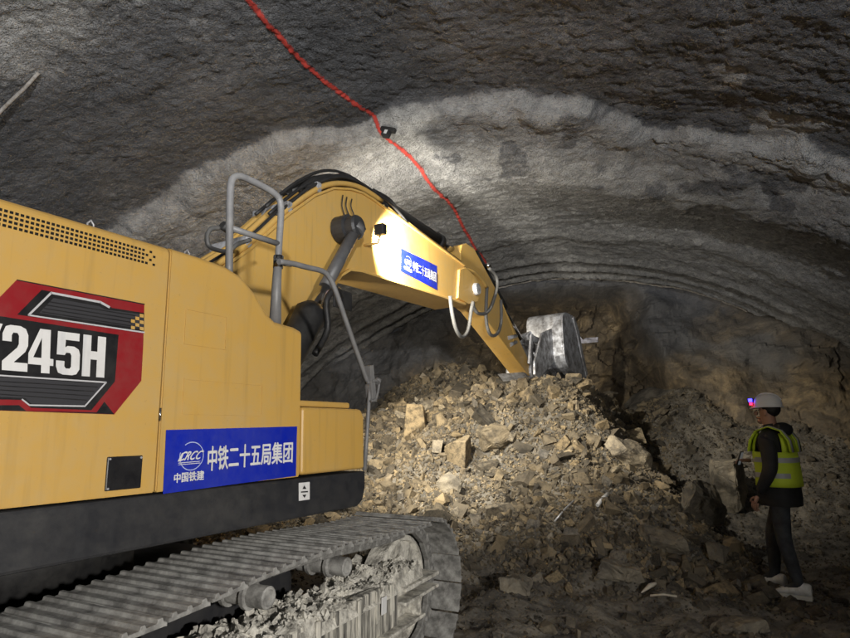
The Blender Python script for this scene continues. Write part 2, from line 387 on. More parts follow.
hc = hit0(30, 12); pale = np.maximum(pale, .9*np.exp(-(((fs_-hc[0])/.45)**2+((fq-hc[1])/1.0)**2)+.5*fbm(fq, fs_, 2.5, 2, 541)))
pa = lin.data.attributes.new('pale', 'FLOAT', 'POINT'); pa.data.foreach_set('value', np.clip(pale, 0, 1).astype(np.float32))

# ------------------------------------------------------------------ ground with the muck pile
PS, PL = tsl(atz(792, 598, 0.0))
def ground_z(s, l, detail=True):
    lw = l+.35*fbm(s, l, .45, 3, 101); sw = s+.4*fbm(s, l, .5, 3, 111)
    ramp_ = np.clip((sw-6.15)/(9.9-6.15), 0, 1); ramp_ = ramp_-.06*np.sin(ramp_*2*math.pi)
    top = 2.08+.14*np.exp(-((l-.6)/1.2)**2)-.42*sstep(-.4, -4.2, l)
    edge = 1-sstep(0, 1, (lw-(.75-.02*(s-7)))/2.2)
    z = top*ramp_*edge
    z = z+.10*sstep(4.5, 6.2, sw)*(1-ramp_)*edge
    # bank along the right wall and muck beside the face
    bank = sstep(3.6, 7.2, lw+.12*(s-7))*(.35+1.9*sstep(5, 11, s))
    z = np.maximum(z, bank*1.0)
    z = np.maximum(z, 1.8*sstep(9.4, 13, s)*sstep(1.2, 3, l+.3*(s-10)))
    z = np.maximum(z, 1.1*sstep(-4.2, -7.0, l)*sstep(4, 9, s))
    z = z+.95*np.exp(-((lw+2.4)/1.5)**2)*sstep(10.6, 13.0, sw)+.55*np.exp(-((lw-2.4)/.8)**2)*sstep(10.6, 13.2, sw)
    if detail:
        z = z+.06*fbm(s, l, .9, 3, 121)+.035*fbm(s, l, 3.5, 4, 131)
        near = 1-ramp_*edge
        z = z+near*(.018*np.abs(fbm(s*.6+l, l-s*.3, 6, 3, 141)))
        w, c = worley(s, l, 5.0, 151); z = z+near*.035*(c-.5)*(w < .45)*sstep(3.4, 5, s)
    k = np.exp(-(((s-PS)**2+(l-PL)**2)/.38**2)**2)
    return z*(1-k)+.03*k
gs = np.concatenate([np.arange(-16, 3.5, .3), np.arange(3.5, 11.0, .03), np.arange(11, 17, .09)])
gl = np.concatenate([np.arange(-8.5, -3, .12), np.arange(-3, 5.0, .03), np.arange(5, 8.6, .09)])
GS, GL = np.meshgrid(gs, gl, indexing='ij'); gs_, gl_ = GS.ravel(), GL.ravel()
gz = ground_z(gs_, gl_)
G_ = TO[None]+gs_[:, None]*TS+gl_[:, None]*TL+gz[:, None]*_z
ground = link('ground', mesh_np('ground', G_, grid_faces(len(gs), len(gl), True), M['muck'], True)); tag(ground, kind='structure')

# ------------------------------------------------------------------ rock face at the end of the tunnel
fl = np.arange(-8.0, 8.01, .045); fz = np.arange(-.2, 6.2, .045)
FL, FZ = np.meshgrid(fl, fz, indexing='ij'); a_, b_ = FL.ravel(), FZ.ravel()
fs = 14.25-.42*np.maximum(4.6-b_, -.3)-.25*np.clip(a_, 0, 9)*(4.8-b_)*.22
rec = sstep(-2.6, -1.2, a_+.3*fbm(a_, b_, .8, 3, 201))*(1-sstep(1.5, 2.3, a_+.25*fbm(a_, b_, .9, 3, 211)+.25*(b_-3.5)))*sstep(1.2, 2.2, b_)*(1-sstep(4.35, 4.9, b_))
fs = fs+rec*(2.0+.5*fbm(a_, b_, .6, 2, 221))
w1, c1 = worley(a_+.2*fbm(a_, b_, 2, 2, 1), b_*1.3, 1.1, 231); w2, c2 = worley(a_, b_, 2.9, 241)
rk = np.clip(rec+.12*sstep(.8, 4, a_)+.25*fbm(a_, b_, .7, 3, 251), 0, 1)
fs = fs+.28*fbm(a_, b_, .6, 4, 261)+(.05+.5*rk)*(c1-.5)*.8+(.02+.22*rk)*(c2-.5)+.05*fbm(a_, b_, 4, 4, 271)
FP = TO[None]+fs[:, None]*TS+a_[:, None]*TL+b_[:, None]*_z
fme = mesh_np('rock_face', FP, grid_faces(len(fl), len(fz)), M['face'], False)
cov = np.clip(1-1.3*rec-.45*sstep(.1, .5, fbm(a_, b_, .8, 4, 281))*sstep(0, 3, a_)-.85*sstep(3.1, 2.4, b_+.3*fbm(a_, b_, 1.5, 3, 291))*sstep(-4.5, -2.5, a_), 0, 1)
att = fme.attributes.new('cover', 'FLOAT', 'POINT'); att.data.foreach_set('value', cov.astype(np.float32))
tag(link('rock_face', fme), kind='structure')

# ------------------------------------------------------------------ rocks
def rock_proto(seed, n=6, flat=.75, bevel=0, rough=0):
    """a block cut by random planes: angular broken rock"""
    r = random.Random(seed); bm = bmesh.new(); bmesh.ops.create_cube(bm, size=1)
    ax = (1, r.uniform(.5, .95), r.uniform(.26, flat))
    for v in bm.verts: v.co += Vector([r.uniform(-.2, .2) for _ in range(3)])
    for i in range(n):
        d = Vector([r.gauss(0, 1) for _ in range(3)]).normalized(); k = r.uniform(.30, .50)
        bmesh.ops.bisect_plane(bm, geom=bm.verts[:]+bm.edges[:]+bm.faces[:], plane_co=d*k, plane_no=d, clear_outer=True)
        bmesh.ops.holes_fill(bm, edges=[e for e in bm.edges if e.is_boundary], sides=0)
    for v in bm.verts: v.co = Vector((v.co.x*ax[0], v.co.y*ax[1], v.co.z*ax[2]))
    bmesh.ops.remove_doubles(bm, verts=bm.verts, dist=.04)
    if bevel: bmesh.ops.bevel(bm, geom=list(bm.edges), offset=bevel, segments=1, affect='EDGES', clamp_overlap=True)
    bmesh.ops.triangulate(bm, faces=bm.faces)
    if rough:
        bmesh.ops.subdivide_edges(bm, edges=list(bm.edges), cuts=4, use_grid_fill=True)
        bmesh.ops.triangulate(bm, faces=bm.faces)
        for v in bm.verts: v.co += Vector([r.uniform(-1, 1) for _ in range(3)])*rough
    bmesh.ops.recalc_face_normals(bm, faces=bm.faces)
    bm.verts.index_update(); bm.verts.ensure_lookup_table()
    V = np.array([v.co[:] for v in bm.verts]); F = np.array([[v.index for v in f.verts] for f in bm.faces]); bm.free()
    return V, F
small = [rock_proto(i, 1 if i < 24 else 3, .78) for i in range(40)]
def rand_rot(n):
    q = rng.normal(size=(n, 4)); q /= np.linalg.norm(q, axis=1)[:, None]; w, x, y, z = q.T
    return np.stack([1-2*(y*y+z*z), 2*(x*y-z*w), 2*(x*z+y*w), 2*(x*y+z*w), 1-2*(x*x+z*z), 2*(y*z-x*w), 2*(x*z-y*w), 2*(y*z+x*w), 1-2*(x*x+y*y)], 1).reshape(-1, 3, 3)
# excavator footprint (kept free of stones)
TRK_A = R_(25.5); TRK_C = np.array([HC[0], HC[1], 0])
_t = np.array([math.sin(TRK_A), math.cos(TRK_A), 0]); _tn = np.array([math.cos(TRK_A), -math.sin(TRK_A), 0])
def under_machine(P):
    d = P-TRK_C; a = d@_t; b = d@_tn
    return (np.abs(a) < 2.25) & (np.abs(b) < 1.68)
PERSON = atz(792, 598, 0.0)
def sample_sl(n, s0, s1, l0, l1, dens):
    out_s, out_l = [], []
    while len(out_s) < n:
        s = rng.uniform(s0, s1, n*2); l = rng.uniform(l0, l1, n*2); k = rng.uniform(size=n*2) < dens(s, l)
        out_s += list(s[k]); out_l += list(l[k])
    return np.array(out_s[:n]), np.array(out_l[:n])
def pile_mask(s, l):
    return sstep(5.8, 6.7, s)*(1-sstep(0, .9, l-(2.1-.08*(s-7))))
def dens_pile(s, l): return np.clip(pile_mask(s, l)*(1-.5*sstep(10.5, 12, s))+.20*sstep(3.2, 4.5, s)+.3*sstep(9.5, 11.5, s), 0, 1)
n = 88000
s, l = sample_sl(n, 3.6, 13.6, -4.2, 5.0, dens_pile)
size = np.clip(.019*(1/np.clip(rng.uniform(size=n), .002, 1))**.385, .019, .22)*(.62+.38*pile_mask(s, l))*(1+.035*(s-6))
z = ground_z(s, l)
P = TO[None]+s[:, None]*TS+l[:, None]*TL+z[:, None]*_z
ok = ~under_machine(P); P, size, s, l = P[ok], size[ok], s[ok], l[ok]; n = len(P)
P[:, 2] += size*.12
RR = rand_rot(n); kind = np.where(size < .05, rng.integers(0, 24, n), rng.integers(24, 40, n)); Vs, Fs, Ts = [], [], []; base = 0
pm = pile_mask(s, l); tint = np.clip(rng.beta(1.7, 2.3, n)*(.40+.60*pm), 0, 1)
for k in range(40):
    ix = np.where(kind == k)[0]; V, F = small[k]
    vv = np.einsum('nij,vj->nvi', RR[ix], V)*size[ix][:, None, None]+P[ix][:, None, :]
    Vs.append(vv.reshape(-1, 3)); Fs.append((F[None]+(base+np.arange(len(ix))*len(V))[:, None, None]).reshape(-1, 3))
    Ts.append(np.repeat(tint[ix], len(V))); base += len(ix)*len(V)
rme = mesh_np('rubble', np.concatenate(Vs), np.concatenate(Fs), M['rubble'])
at_ = rme.attributes.new('tint', 'FLOAT', 'POINT'); at_.data.foreach_set('value', np.concatenate(Ts).astype(np.float32))
tag(link('rubble', rme), 'loose crushed rock and gravel covering the muck pile', 'rubble', kind='stuff')

# stones that can be told apart: pieces of the muck pile
med = []
for i in range(26):
    V, F = rock_proto(500+i, 4, .7, .02); me = mesh_np('stone', V, F, M['rock']); med.append(me)
n = 420; s, l = sample_sl(n, 4.6, 11.3, -2.6, 3.2, lambda s, l: np.clip(pile_mask(s, l)+.16, 0, 1))
size = np.clip(.115*(1/np.clip(rng.uniform(size=n), .01, 1))**.34, .115, .5)*(.7+.3*pile_mask(s, l))
z = ground_z(s, l); P = TO[None]+s[:, None]*TS+l[:, None]*TL+z[:, None]*_z
cnt = 0
for i in range(n):
    if under_machine(P[i][None])[0] or np.linalg.norm(P[i][:2]-PERSON[:2]) < .6 or cnt >= 285: continue
    me = med[int(rng.integers(0, len(med)))]
    o = link('stone', me, ground); o.location = P[i]+_z*size[i]*.10; o.scale = (size[i],)*3
    o.rotation_euler = (rng.normal(0, .6), rng.normal(0, .6), rng.uniform(0, 6.3)); cnt += 1

def hit_ground(px, py):
    t = np.arange(2.5, 16, .01); p = np.array([0, 0, CAMH])[None]+t[:, None]*ray(px, py)[None]; q = p-TO
    k = np.argmax(p[:, 2] < ground_z(q@TS, q@TL)); return p[k]
# boulders and slabs with a look of their own
def boulder(px, py, zg, dims, rot, label, seed, m='boulder', sink=.3, flat=.8):
    V, F = rock_proto(seed, 5, flat, .03, .012); V = V/np.ptp(V, axis=0)*np.array(dims)
    V = V+(V/np.linalg.norm(V, axis=1)[:, None])*(.035*fbm(V[:, 0]+seed, V[:, 1], 5, 3, seed, V[:, 2]))[:, None]
    o = link('boulder', mesh_np('boulder', V, F, M[m])); p = hit_ground(px, py)
    o.location = p+_z*(dims[2]*(.5-sink)); o.rotation_euler = [R_(a) for a in rot]
    return tag(o, label, 'boulder', 'boulders on and beside the muck pile')
boulder(492, 448, 1.42, (.46, .36, .40), (20, -15, 30), 'pale tan boulder with a bright face, near the middle of the pile', 901, 'rock', .2)
boulder(484, 424, 1.50, (.38, .24, .30), (-30, 30, 10), 'tilted tan block just above the pale boulder of the pile', 902, 'rock', .2)
boulder(430, 408, 1.95, (.55, .3, .16), (0, -8, 20), 'flat tan slab lying on the crest next to the handrail bracket', 903, 'rock', .1)
boulder(632, 465, 1.22, (.62, .34, .30), (25, 22, 15), 'big striped tan slab on the right shoulder of the pile', 904, 'rock', .15)
boulder(664, 478, 1.05, (.36, .26, .24), (5, -10, 40), 'squarish brown block below the big striped slab', 905, 'rock', .1)
boulder(452, 490, .85, (.42, .34, .26), (30, 10, 70), 'grey angular block on the lower left slope of the pile', 906, 'boulder', .2)
boulder(700, 520, .45, (.6, .45, .62), (0, 8, 25), 'large dark upright boulder between the pile and the person', 907, 'boulder', .15)
boulder(735, 512, .35, (.65, .5, .95), (0, -14, 60), 'large brown leaning boulder nearest the person', 908, 'boulder', .15)
boulder(664, 550, .22, (.42, .34, .26), (10, 5, 10), 'rounded grey brown boulder at the right foot of the pile', 909, 'boulder', .2)
boulder(718, 560, .1, (.26, .2, .2), (0, 20, 50), 'small upright brown boulder beside the person', 910, 'boulder', .2)
boulder(738, 632, 0.02, (.34, .26, .14), (0, 0, 20), 'flat pale boulder in the mud at the bottom edge of the picture', 911, 'boulder', .3)
boulder(620, 578, .15, (.5, .3, .22), (8, 10, 5), 'long brown boulder at the lower right foot of the pile', 912, 'boulder', .25)
boulder(520, 590, .08, (.4, .3, .2), (0, 10, 80), 'dark muddy boulder between the track and the pile foot', 913, 'boulder', .3)

# ================================================================== EXCAVATOR
exc = bpy.data.objects.new('excavator', None); COL.objects.link(exc)
ME_ = Matrix([[_t[0], -_tn[0], 0, TRK_C[0]], [_t[1], -_tn[1], 0, TRK_C[1]], [0, 0, 1, 0], [0, 0, 0, 1]])
exc.matrix_world = ME_
tag(exc, 'yellow crawler excavator with blue banners, boom reaching to the tunnel face', 'excavator')
HB = ME_.inverted() @ MH                       # house parts live in house coordinates
def hpart(name, mb, m, bevel=0, seg=2, ang=30, parent=None):
    me = mb if isinstance(mb, bpy.types.Mesh) else mb.mesh(name, m, bevel, seg, ang)
    if parent is None: return link(name, me, exc, HB)
    return link(name, me, parent)
def tpart(name, mb, m, bevel=0, seg=2, ang=30, parent=None):
    me = mb if isinstance(mb, bpy.types.Mesh) else mb.mesh(name, m, bevel, seg, ang)
    return link(name, me, exc if parent is None else parent)
VR = -1.38
# --- body panels, right side
def crisp(mb, m, big, pred, small=.005):
    me = mb.mesh('panel', m); bm = bmesh.new(); bm.from_mesh(me)
    bmesh.ops.bevel(bm, geom=[e for e in bm.edges if pred(e)], offset=big, segments=5, affect='EDGES', profile=.5, clamp_overlap=True)
    bmesh.ops.bevel(bm, geom=[e for e in bm.edges if len(e.link_faces) == 2 and e.calc_face_angle(0) > R_(50)], offset=small, segments=2, affect='EDGES', clamp_overlap=True)
    for f in bm.faces: f.smooth = False
    bm.to_mesh(me); bm.free(); return me
top_edge = lambda e: all(abs(v.co.y-VR) < 1e-4 and v.co.z > 2.03 for v in e.verts)
hood = hpart('engine_door', crisp(MB().prism([(-2.5, 1.30), (-.100, 1.30), (-.100, 2.285), (-2.5, 2.285)], VR, -.55), M['yellow'], .04, top_edge), None)
tank_poly = [(-.094, 1.30), (.705, 1.30), (.705, 2.045), (.66, 2.058), (.52, 2.066), (.46, 2.10), (.37, 2.195), (.29, 2.25), (.20, 2.275), (.05, 2.283), (-.094, 2.285)]
tank = hpart('fuel_tank', crisp(MB().prism(tank_poly, VR, -.62), M['yellow'], .03, top_edge), None)
# pressed panel fields in the tank side
mb = MB()
for (x0, y0, x1, y1) in ((186, 308, 226, 350), (184, 378, 262, 416)):
    a = hp(x0, y0, VR); b = hp(x1, y1, VR)
    u0, u1 = sorted((a[0], b[0])); z0, z1 = sorted((a[1], b[1])); t = .006
    for q in (((u0, z0), (u1, z0+t)), ((u0, z1-t), (u1, z1)), ((u0, z0+t), (u0+t, z1-t)), ((u1-t, z0+t), (u1, z1-t))):
        mb.box((q[0][0], VR-.0025, q[0][1]), (q[1][0], VR+.004, q[1][1]))
hpart('pressed_rib', mb, M['yellow'], parent=tank)
box_ = hpart('tool_box', MB().prism([(.725, 1.305), (1.262, 1.305), (1.262, 1.60), (1.235, 1.648), (.725, 1.648)], VR+.004, -.62), M['yellow'], .018, 3)
lid = hpart('lid', MB().box((.735, -1.34, 1.652), (1.17, -.66, 1.685)), M['yellow'], .01, 2, parent=box_)
hpart('tank_front', MB().box((.708, -1.33, 1.655), (.728, -.66, 2.02)), M['yellow'], .006)
skirt = hpart('skirt', MB().prism([(-2.5, 1.10), (1.20, 1.10), (1.25, 1.13), (1.275, 1.20), (1.275, 1.292), (-2.5, 1.292)], VR+.008, -.5), M['skirt'], .012, 2)
hpart('deck', MB().box((-2.4, -.5, 1.12), (1.2, 1.30, 1.28)), M['skirt'], .01)
hpart('engine_cover', MB().box((-2.5, -.548, 1.30), (-.25, 1.38, 2.24)), M['yellow'], .06, 3)
hpart('counterweight', MB().prism([(-2.95, 1.25), (-2.51, 1.12), (-2.51, 2.26), (-2.9, 2.2), (-3.0, 1.9)], -1.37, 1.37), M['skirt'], .08, 3)
# bolts and hinge pins on the panel edges
for (x, y) in ((91, 219), (187, 252)):
    u, z = hp(x, y, -1.30)
    hpart('lifting_eye', MB().tube([(u-.012, -1.30, 2.27), (u-.012, -1.30, 2.31), (u, -1.30, 2.325), (u+.012, -1.30, 2.31), (u+.012, -1.30, 2.27)], .004, 6), M['steel'], parent=hood if x < 160 else tank)
hpart('door_hinge', MB().tube([(-.097, VR, 1.57), (-.097, VR, 1.62)], .004, 8), M['chrome'], parent=hood)
# vent rows: proud black squares with the shade put into their colour
mb = MB()
for r in range(4):
    for k in range(60):
        u = -1.06+k*.0162; zc = 2.238-r*.0165
        if u > -.168: continue
        if u > -.205 and (k+r) % 2: continue
        mb.box((u-.0052, VR-.0015, zc-.0046), (u+.0052, VR+.004, zc+.0046))
hpart('vent_hole_shade', mb, M['hole_shade'], parent=hood)['kind'] = 'stuff'
# black plate with corner screws
u0, z1 = hp(107, 457, VR); u1, z0 = hp(140, 488, VR)
plate = hpart('latch_plate', MB().box((u0, VR-.006, z0), (u1, VR+.01, z1)), M['dblack'], .004, parent=hood)
for (a_, b_) in ((u0+.008, z1-.008), (u1-.008, z1-.008), (u0+.008, z0+.008)):
    hpart('screw', MB().tube([(a_, VR-.004, b_), (a_, VR-.009, b_)], .004, 8), M['steel'], parent=hood)
# --- flat graphics
def layer(mb, poly_px, off, mi, v=VR):
    V = [hp(x, y, v) for x, y in poly_px]; mb.add([(p[0], v-off, p[1]) for p in V], [tuple(range(len(V)))], mi)
def Z2(pts): return [(x/3.864, 280+y/3.864) for x, y in pts]
def strip_px(mb, pts, w, off, mi, v=VR):
    for a, b in zip(pts[:-1], pts[1:]):
        a = np.array(a, float); b = np.array(b, float); d = (b-a)/np.linalg.norm(b-a); n = np.array([-d[1], d[0]])*w/2; e = d*w*.3
        layer(mb, [a-e+n, b+e+n, b+e-n, a-e-n], off, mi, v)
mb = MB()
layer(mb, Z2([(65, -2), (557, 92), (553, 250), (545, 390), (440, 520), (-140, 500), (-140, 190), (-20, 85)]), .0015, 0)
strip_px(mb, Z2([(65, 0), (557, 94)]), 1.1, .0018, 1)
layer(mb, Z2([(-140, 484), (72, 484), (100, 506), (372, 512), (402, 470), (440, 519), (-140, 499)]), .0020, 1)
layer(mb, Z2([(65, 134), (160, 38), (392, 84), (432, 108), (556, 128), (555, 206)]), .0022, 1)
layer(mb, Z2([(150, 128), (205, 70), (382, 102), (404, 114), (555, 134), (554, 190)]), .0026, 2)
for k in range(4):
    strip_px(mb, Z2([(175-8*k+10, 84+13*k), (520, 138+14*k)]), 1.0, .0030, 1)
strip_px(mb, Z2([(110, 135), (196, 50), (386, 86), (420, 105)]), 2.2, .0034, 3)
strip_px(mb, Z2([(108, 136), (555, 203)]), 1.5, .0034, 3)
for k in range(5):
    for j in range(3):
        if (k+j) % 2 == 0 and k >= j*1.0: layer(mb, Z2([(553-j*17-15, 131+k*12.5-j*2), (553-j*17, 133.5+k*12.5-j*2), (553-j*17, 146+k*12.5-j*2), (553-j*17-15, 143.5+k*12.5-j*2)]), .0038, 4)
layer(mb, Z2([(-140, 120), (0, 140), (457, 212), (443, 392), (352, 503), (118, 494), (86, 464), (-140, 458)]), .0022, 1)
layer(mb, Z2([(-140, 366), (402, 402), (322, 484), (122, 480), (96, 456), (-140, 448)]), .0026, 2)
for k in range(4): strip_px(mb, Z2([(-140, 384+16*k), (375-14*k, 414+17*k)]), 1.0, .0030, 1)
strip_px(mb, Z2([(-140, 360), (408, 396), (326, 488), (112, 484), (84, 462)]), 1.5, .0034, 3)
decal = hpart('model_decal', mb.mesh('model_decal', [M['dred'], M['dblack'], M['dgrey'], M['silver'], M['yellow']], clean=False), None, parent=hood)
GL_ = {'2': [[(0, .64), (0, .8), (.12, .96), (.3, 1), (.7, 1), (.9, .95), (1, .82), (1, .58), (.9, .44), (.46, .19), (1, .19), (1, 0), (0, 0), (0, .2), (.58, .52), (.64, .6), (.64, .78), (.58, .84), (.42, .84), (.36, .78), (.36, .64)]],
       '4': [[(.52, 0), (.86, 0), (.86, 1), (.52, 1)], [(0, .18), (.519, .18), (.519, .34), (0, .34)], [(.861, .18), (1, .18), (1, .34), (.861, .34)], [(0, .341), (.20, .341), (.519, .80), (.519, 1), (.44, 1), (0, .42)]],
       '5': [[(.04, 1), (.95, 1), (.95, .82), (.38, .82), (.37, .64), (.46, .68), (.75, .68), (.94, .62), (1, .5), (1, .15), (.88, .03), (.7, 0), (.3, 0), (.1, .04), (0, .18), (0, .32), (.36, .32), (.36, .2), (.42, .15), (.58, .15), (.64, .2), (.64, .46), (.58, .52), (.42, .52), (.36, .46), (.02, .46)]],
       'H': [[(0, 0), (.36, 0), (.36, 1), (0, 1)], [(.64, 0), (1, 0), (1, 1), (.64, 1)], [(.361, .42), (.639, .42), (.639, .62), (.361, .62)]],
       'Y': [[(.32, 0), (.68, 0), (.68, .36), (1.04, 1), (.68, 1), (.5, .62), (.32, 1), (-.04, 1), (.32, .36)]],
       'S': [[(0, 0), (1, 0), (1, 1), (0, 1)]]}
mb = MB()
def quadmap(q, a, b):           # q: tl, tr, br, bl in px
    tl, tr, br, bl = [np.array(k, float) for k in q]
    t = tl+(tr-tl)*a; w = bl+(br-bl)*a; return tuple(w+(t-w)*b)
qd = Z2([(8, 170), (408, 222), (400, 378), (4, 348)])
for ch, x0, x1 in (('Y', -.30, -.012), ('2', .0, .25), ('4', .255, .50), ('5', .525, .755), ('H', .78, 1.0)):
    for poly in GL_[ch]: layer(mb, [quadmap(qd, x0+(x1-x0)*p[0], p[1]) for p in poly], .0042, 0)
hpart('lettering', mb.mesh('lettering', M['white'], clean=False), None, parent=hood)
def text_geo(body, bold=.0):
    cu = bpy.data.curves.new('t', 'FONT'); cu.body = body; cu.offset = bold; cu.resolution_u = 3
    ob = bpy.data.objects.new('t', cu); COL.objects.link(ob); bpy.context.view_layer.update()
    me = bpy.data.meshes.new_from_object(ob.evaluated_get(bpy.context.evaluated_depsgraph_get()))
    V = np.array([v.co[:2] for v in me.vertices]); F = [tuple(p.vertices) for p in me.polygons]
    bpy.data.objects.remove(ob); bpy.data.curves.remove(cu); bpy.data.meshes.remove(me)
    lo, hi = V.min(0), V.max(0); return (V-lo)/(hi-lo), F
def put_text(mb, body, q, off, mi, v, bold=.02, shear=0):
    V, F = text_geo(body, 0)
    nch = len(body); dx = bold*.9/nch; dy = bold*.6
    for k, (ox, oy) in enumerate(((-dx, 0), (dx, 0), (0, dy), (0, -dy), (-dx*.7, dy*.7), (dx*.7, -dy*.7))):
        P = [hp(*quadmap(q, a+ox+shear*(b-.5), b+oy), v) for a, b in V]; mb.add([(p[0], v-off-k*.0002, p[1]) for p in P], F, mi)
def banner(q, v, parent, name='banner'):
    """q in px: tl, tr, br, bl of the blue sheet"""
    P = [hp(x, y, v) for x, y in q]; N = 14; Vv = []; F = []
    for i in range(N+1):
        for j in range(4):
            a, b = i/N, j/3; p = hp(*quadmap(q, a, b), v); Vv.append((p[0], v-.0025-.0015*math.sin(a*9+b*2), p[1]))
    F = [(i*4+j, (i+1)*4+j, (i+1)*4+j+1, i*4+j+1) for i in range(N) for j in range(3)]
    b = MB().add(Vv, F, 0, True).mesh('banner', M['blue'], clean=False); o = hpart(name, b, None, parent=parent)
    mb = MB()
    sub = lambda a0, b0, a1, b1: [quadmap(q, a0, b1), quadmap(q, a1, b1), quadmap(q, a1, b0), quadmap(q, a0, b0)]
    put_text(mb, '中铁二十五局集团', sub(.325, .29, .965, .70), .006, 0, v, .030)
    put_text(mb, '中国铁建', sub(.075, .15, .30, .305), .006, 0, v, .03)
    put_text(mb, 'CRCC', sub(.115, .50, .275, .64), .007, 0, v, .045, .22)
    # ring of the emblem with its bars
    c = (.20, .56); n = 40; rx, ry = .092, .235
    for k in range(n):
        if 13 < k < 18: continue
        t0, t1 = 2*math.pi*k/n, 2*math.pi*(k+1)/n
        layer(mb, [quadmap(q, c[0]+rx*f*math.cos(t), c[1]+ry*f*math.sin(t)) for t, f in ((t0, 1), (t1, 1), (t1, .94), (t0, .94))], .006, 1, v)
    for bb, w in ((.47, .012), (.44, .010)):
        layer(mb, [quadmap(q, a_, b_) for a_, b_ in ((.105, bb), (.27, bb), (.262, bb-w), (.10, bb-w))], .006, 0, v)
    layer(mb, [quadmap(q, a_, b_) for a_, b_ in ((.095, .49), (.125, .62), (.14, .62), (.118, .49))], .0065, 0, v)
    hpart('lettering', mb.mesh('lettering', [M['white'], M['lightblue']], clean=False), None, parent=o)
    return o
def as_sub(o, parent):
    return o
bq = [(165.5, 430), (297, 426.5), (295.5, 476), (162.5, 494)]
b1 = banner(bq, VR, None, 'blue_banner'); b1['label'] = 'blue vinyl banner with white lettering on the tank side'
# white sticker on the skirt
mb = MB(); layer(mb, [(298.5, 483), (309.5, 482), (309.5, 499.5), (298.5, 501)], .0015, 0, VR+.008)
layer(mb, [(302, 489), (304, 485.5), (306, 489)], .003, 1, VR+.008); layer(mb, [(300.5, 491.5), (307.5, 491), (307.5, 492.3), (300.5, 492.8)], .003, 1, VR+.008); layer(mb, [(302, 495), (306, 494.6), (304, 498)], .003, 1, VR+.008)
hpart('warning_sticker', mb.mesh('sticker', [M['white'], M['dblack']], clean=False), None, parent=skirt)

# --- handrails
def rail_pts(px, v): return [(lambda q: (q[0], v, q[1]))(hp(x, y, v)) for x, y in px]
v = -1.22
rail = hpart('handrail', MB().tube(rail_pts([(229, 275), (229.5, 240), (230, 200), (231, 184), (234, 177.5), (241, 176.5), (252, 181), (264, 187), (275, 194), (280, 201), (281, 214), (279, 245), (277, 285), (276, 330)], v), .019, 12, sub=3), M['rail'])
hpart('crossbar', MB().tube(rail_pts([(231, 228), (255, 236), (279, 244)], v), .016, 10), M['rail'], parent=rail)
hpart('post_sleeve', MB().tube(rail_pts([(278, 262), (276.5, 285), (275, 328)], v), [.023, .026, .034], 12), M['rail'], parent=rail)
hpart('clamp', MB().tube(rail_pts([(278.5, 256), (278, 268)], v), .028, 10).tube(rail_pts([(278, 262), (291, 264)], v), .018, 10), M['chrome'], parent=rail)
rail2 = hpart('side_rail', MB().tube(rail_pts([(279, 261.5), (292, 263.5), (308, 267.5), (322, 271), (329, 277), (336, 292), (350, 333), (366, 378), (367.5, 384)], -1.25), .016, 10, sub=3), M['rail'])
hpart('rail_post', MB().tube(rail_pts([(371, 366), (369, 400), (366.5, 440), (364.5, 470)], -1.25), .013, 10), M['rail'], parent=rail2)
mb = MB(); a = hp(367, 366, -1.25); c = hp(373, 402, -1.25)
mb.prism([(a[0], a[1]), (a[0]+.04, a[1]+.01), (c[0]+.01, c[1]), (c[0]-.04, c[1])], -1.275, -1.225)
mb.tube(rail_pts([(372, 381), (378, 381), (379, 385), (376, 399), (371, 401)], -1.28), .009, 8, sub=2)
hpart('rail_bracket', mb, M['rail'], .004, parent=rail2)
hpart('bracket_knob', MB().tube(rail_pts([(377, 382), (378.5, 380)], -1.28), .022, 10), M['rail'], parent=rail2)

# --- boom
BV = .30; BL = .12
boom_side = [(.30, 1.60), (.25, 1.95), (1.33, 2.86), (1.73, 3.27), (2.05, 3.55), (2.30, 3.71), (2.56, 3.80), (2.75, 3.83), (2.94, 3.825), (3.83, 3.745), (4.98, 3.64), (5.10, 3.55), (5.10, 3.18), (4.93, 3.13), (3.8, 3.085), (2.70, 3.04), (2.52, 3.01), (2.38, 2.92), (2.11, 2.60), (1.3, 1.95), (.62, 1.50)]
boom = hpart('boom', MB().prism(boom_side, -BV+.02, BL-.02), M['yellow'], .004, 1)
# flange plates along the upper and lower edge
def flange(path, th, w):
    P = [np.array(p) for p in path]; V = []; F = []
    for i, p in enumerate(P):
        d = P[min(i+1, len(P)-1)]-P[max(i-1, 0)]; d = d/np.linalg.norm(d); n = np.array([-d[1], d[0]])
        for (sv_, t) in ((-w, 0), (w-.18, 0), (w-.18, th), (-w, th)): q = p+n*t; V.append((q[0], sv_, q[1]))
    for i in range(len(P)-1):
        for k in range(4): F.append((i*4+k, i*4+(k+1) % 4, i*4+4+(k+1) % 4, i*4+4+k))
    F += [(0, 1, 2, 3), tuple(len(V)-4+k for k in (3, 2, 1, 0))]
    return MB().add(V, F)
hpart('upper_flange', flange(boom_side[1:11], .022, BV), M['yellow'], .003, 1, parent=boom)
hpart('lower_flange', flange(boom_side[13:21], .024, BV+.015), M['yellow'], .003, 1, parent=boom)
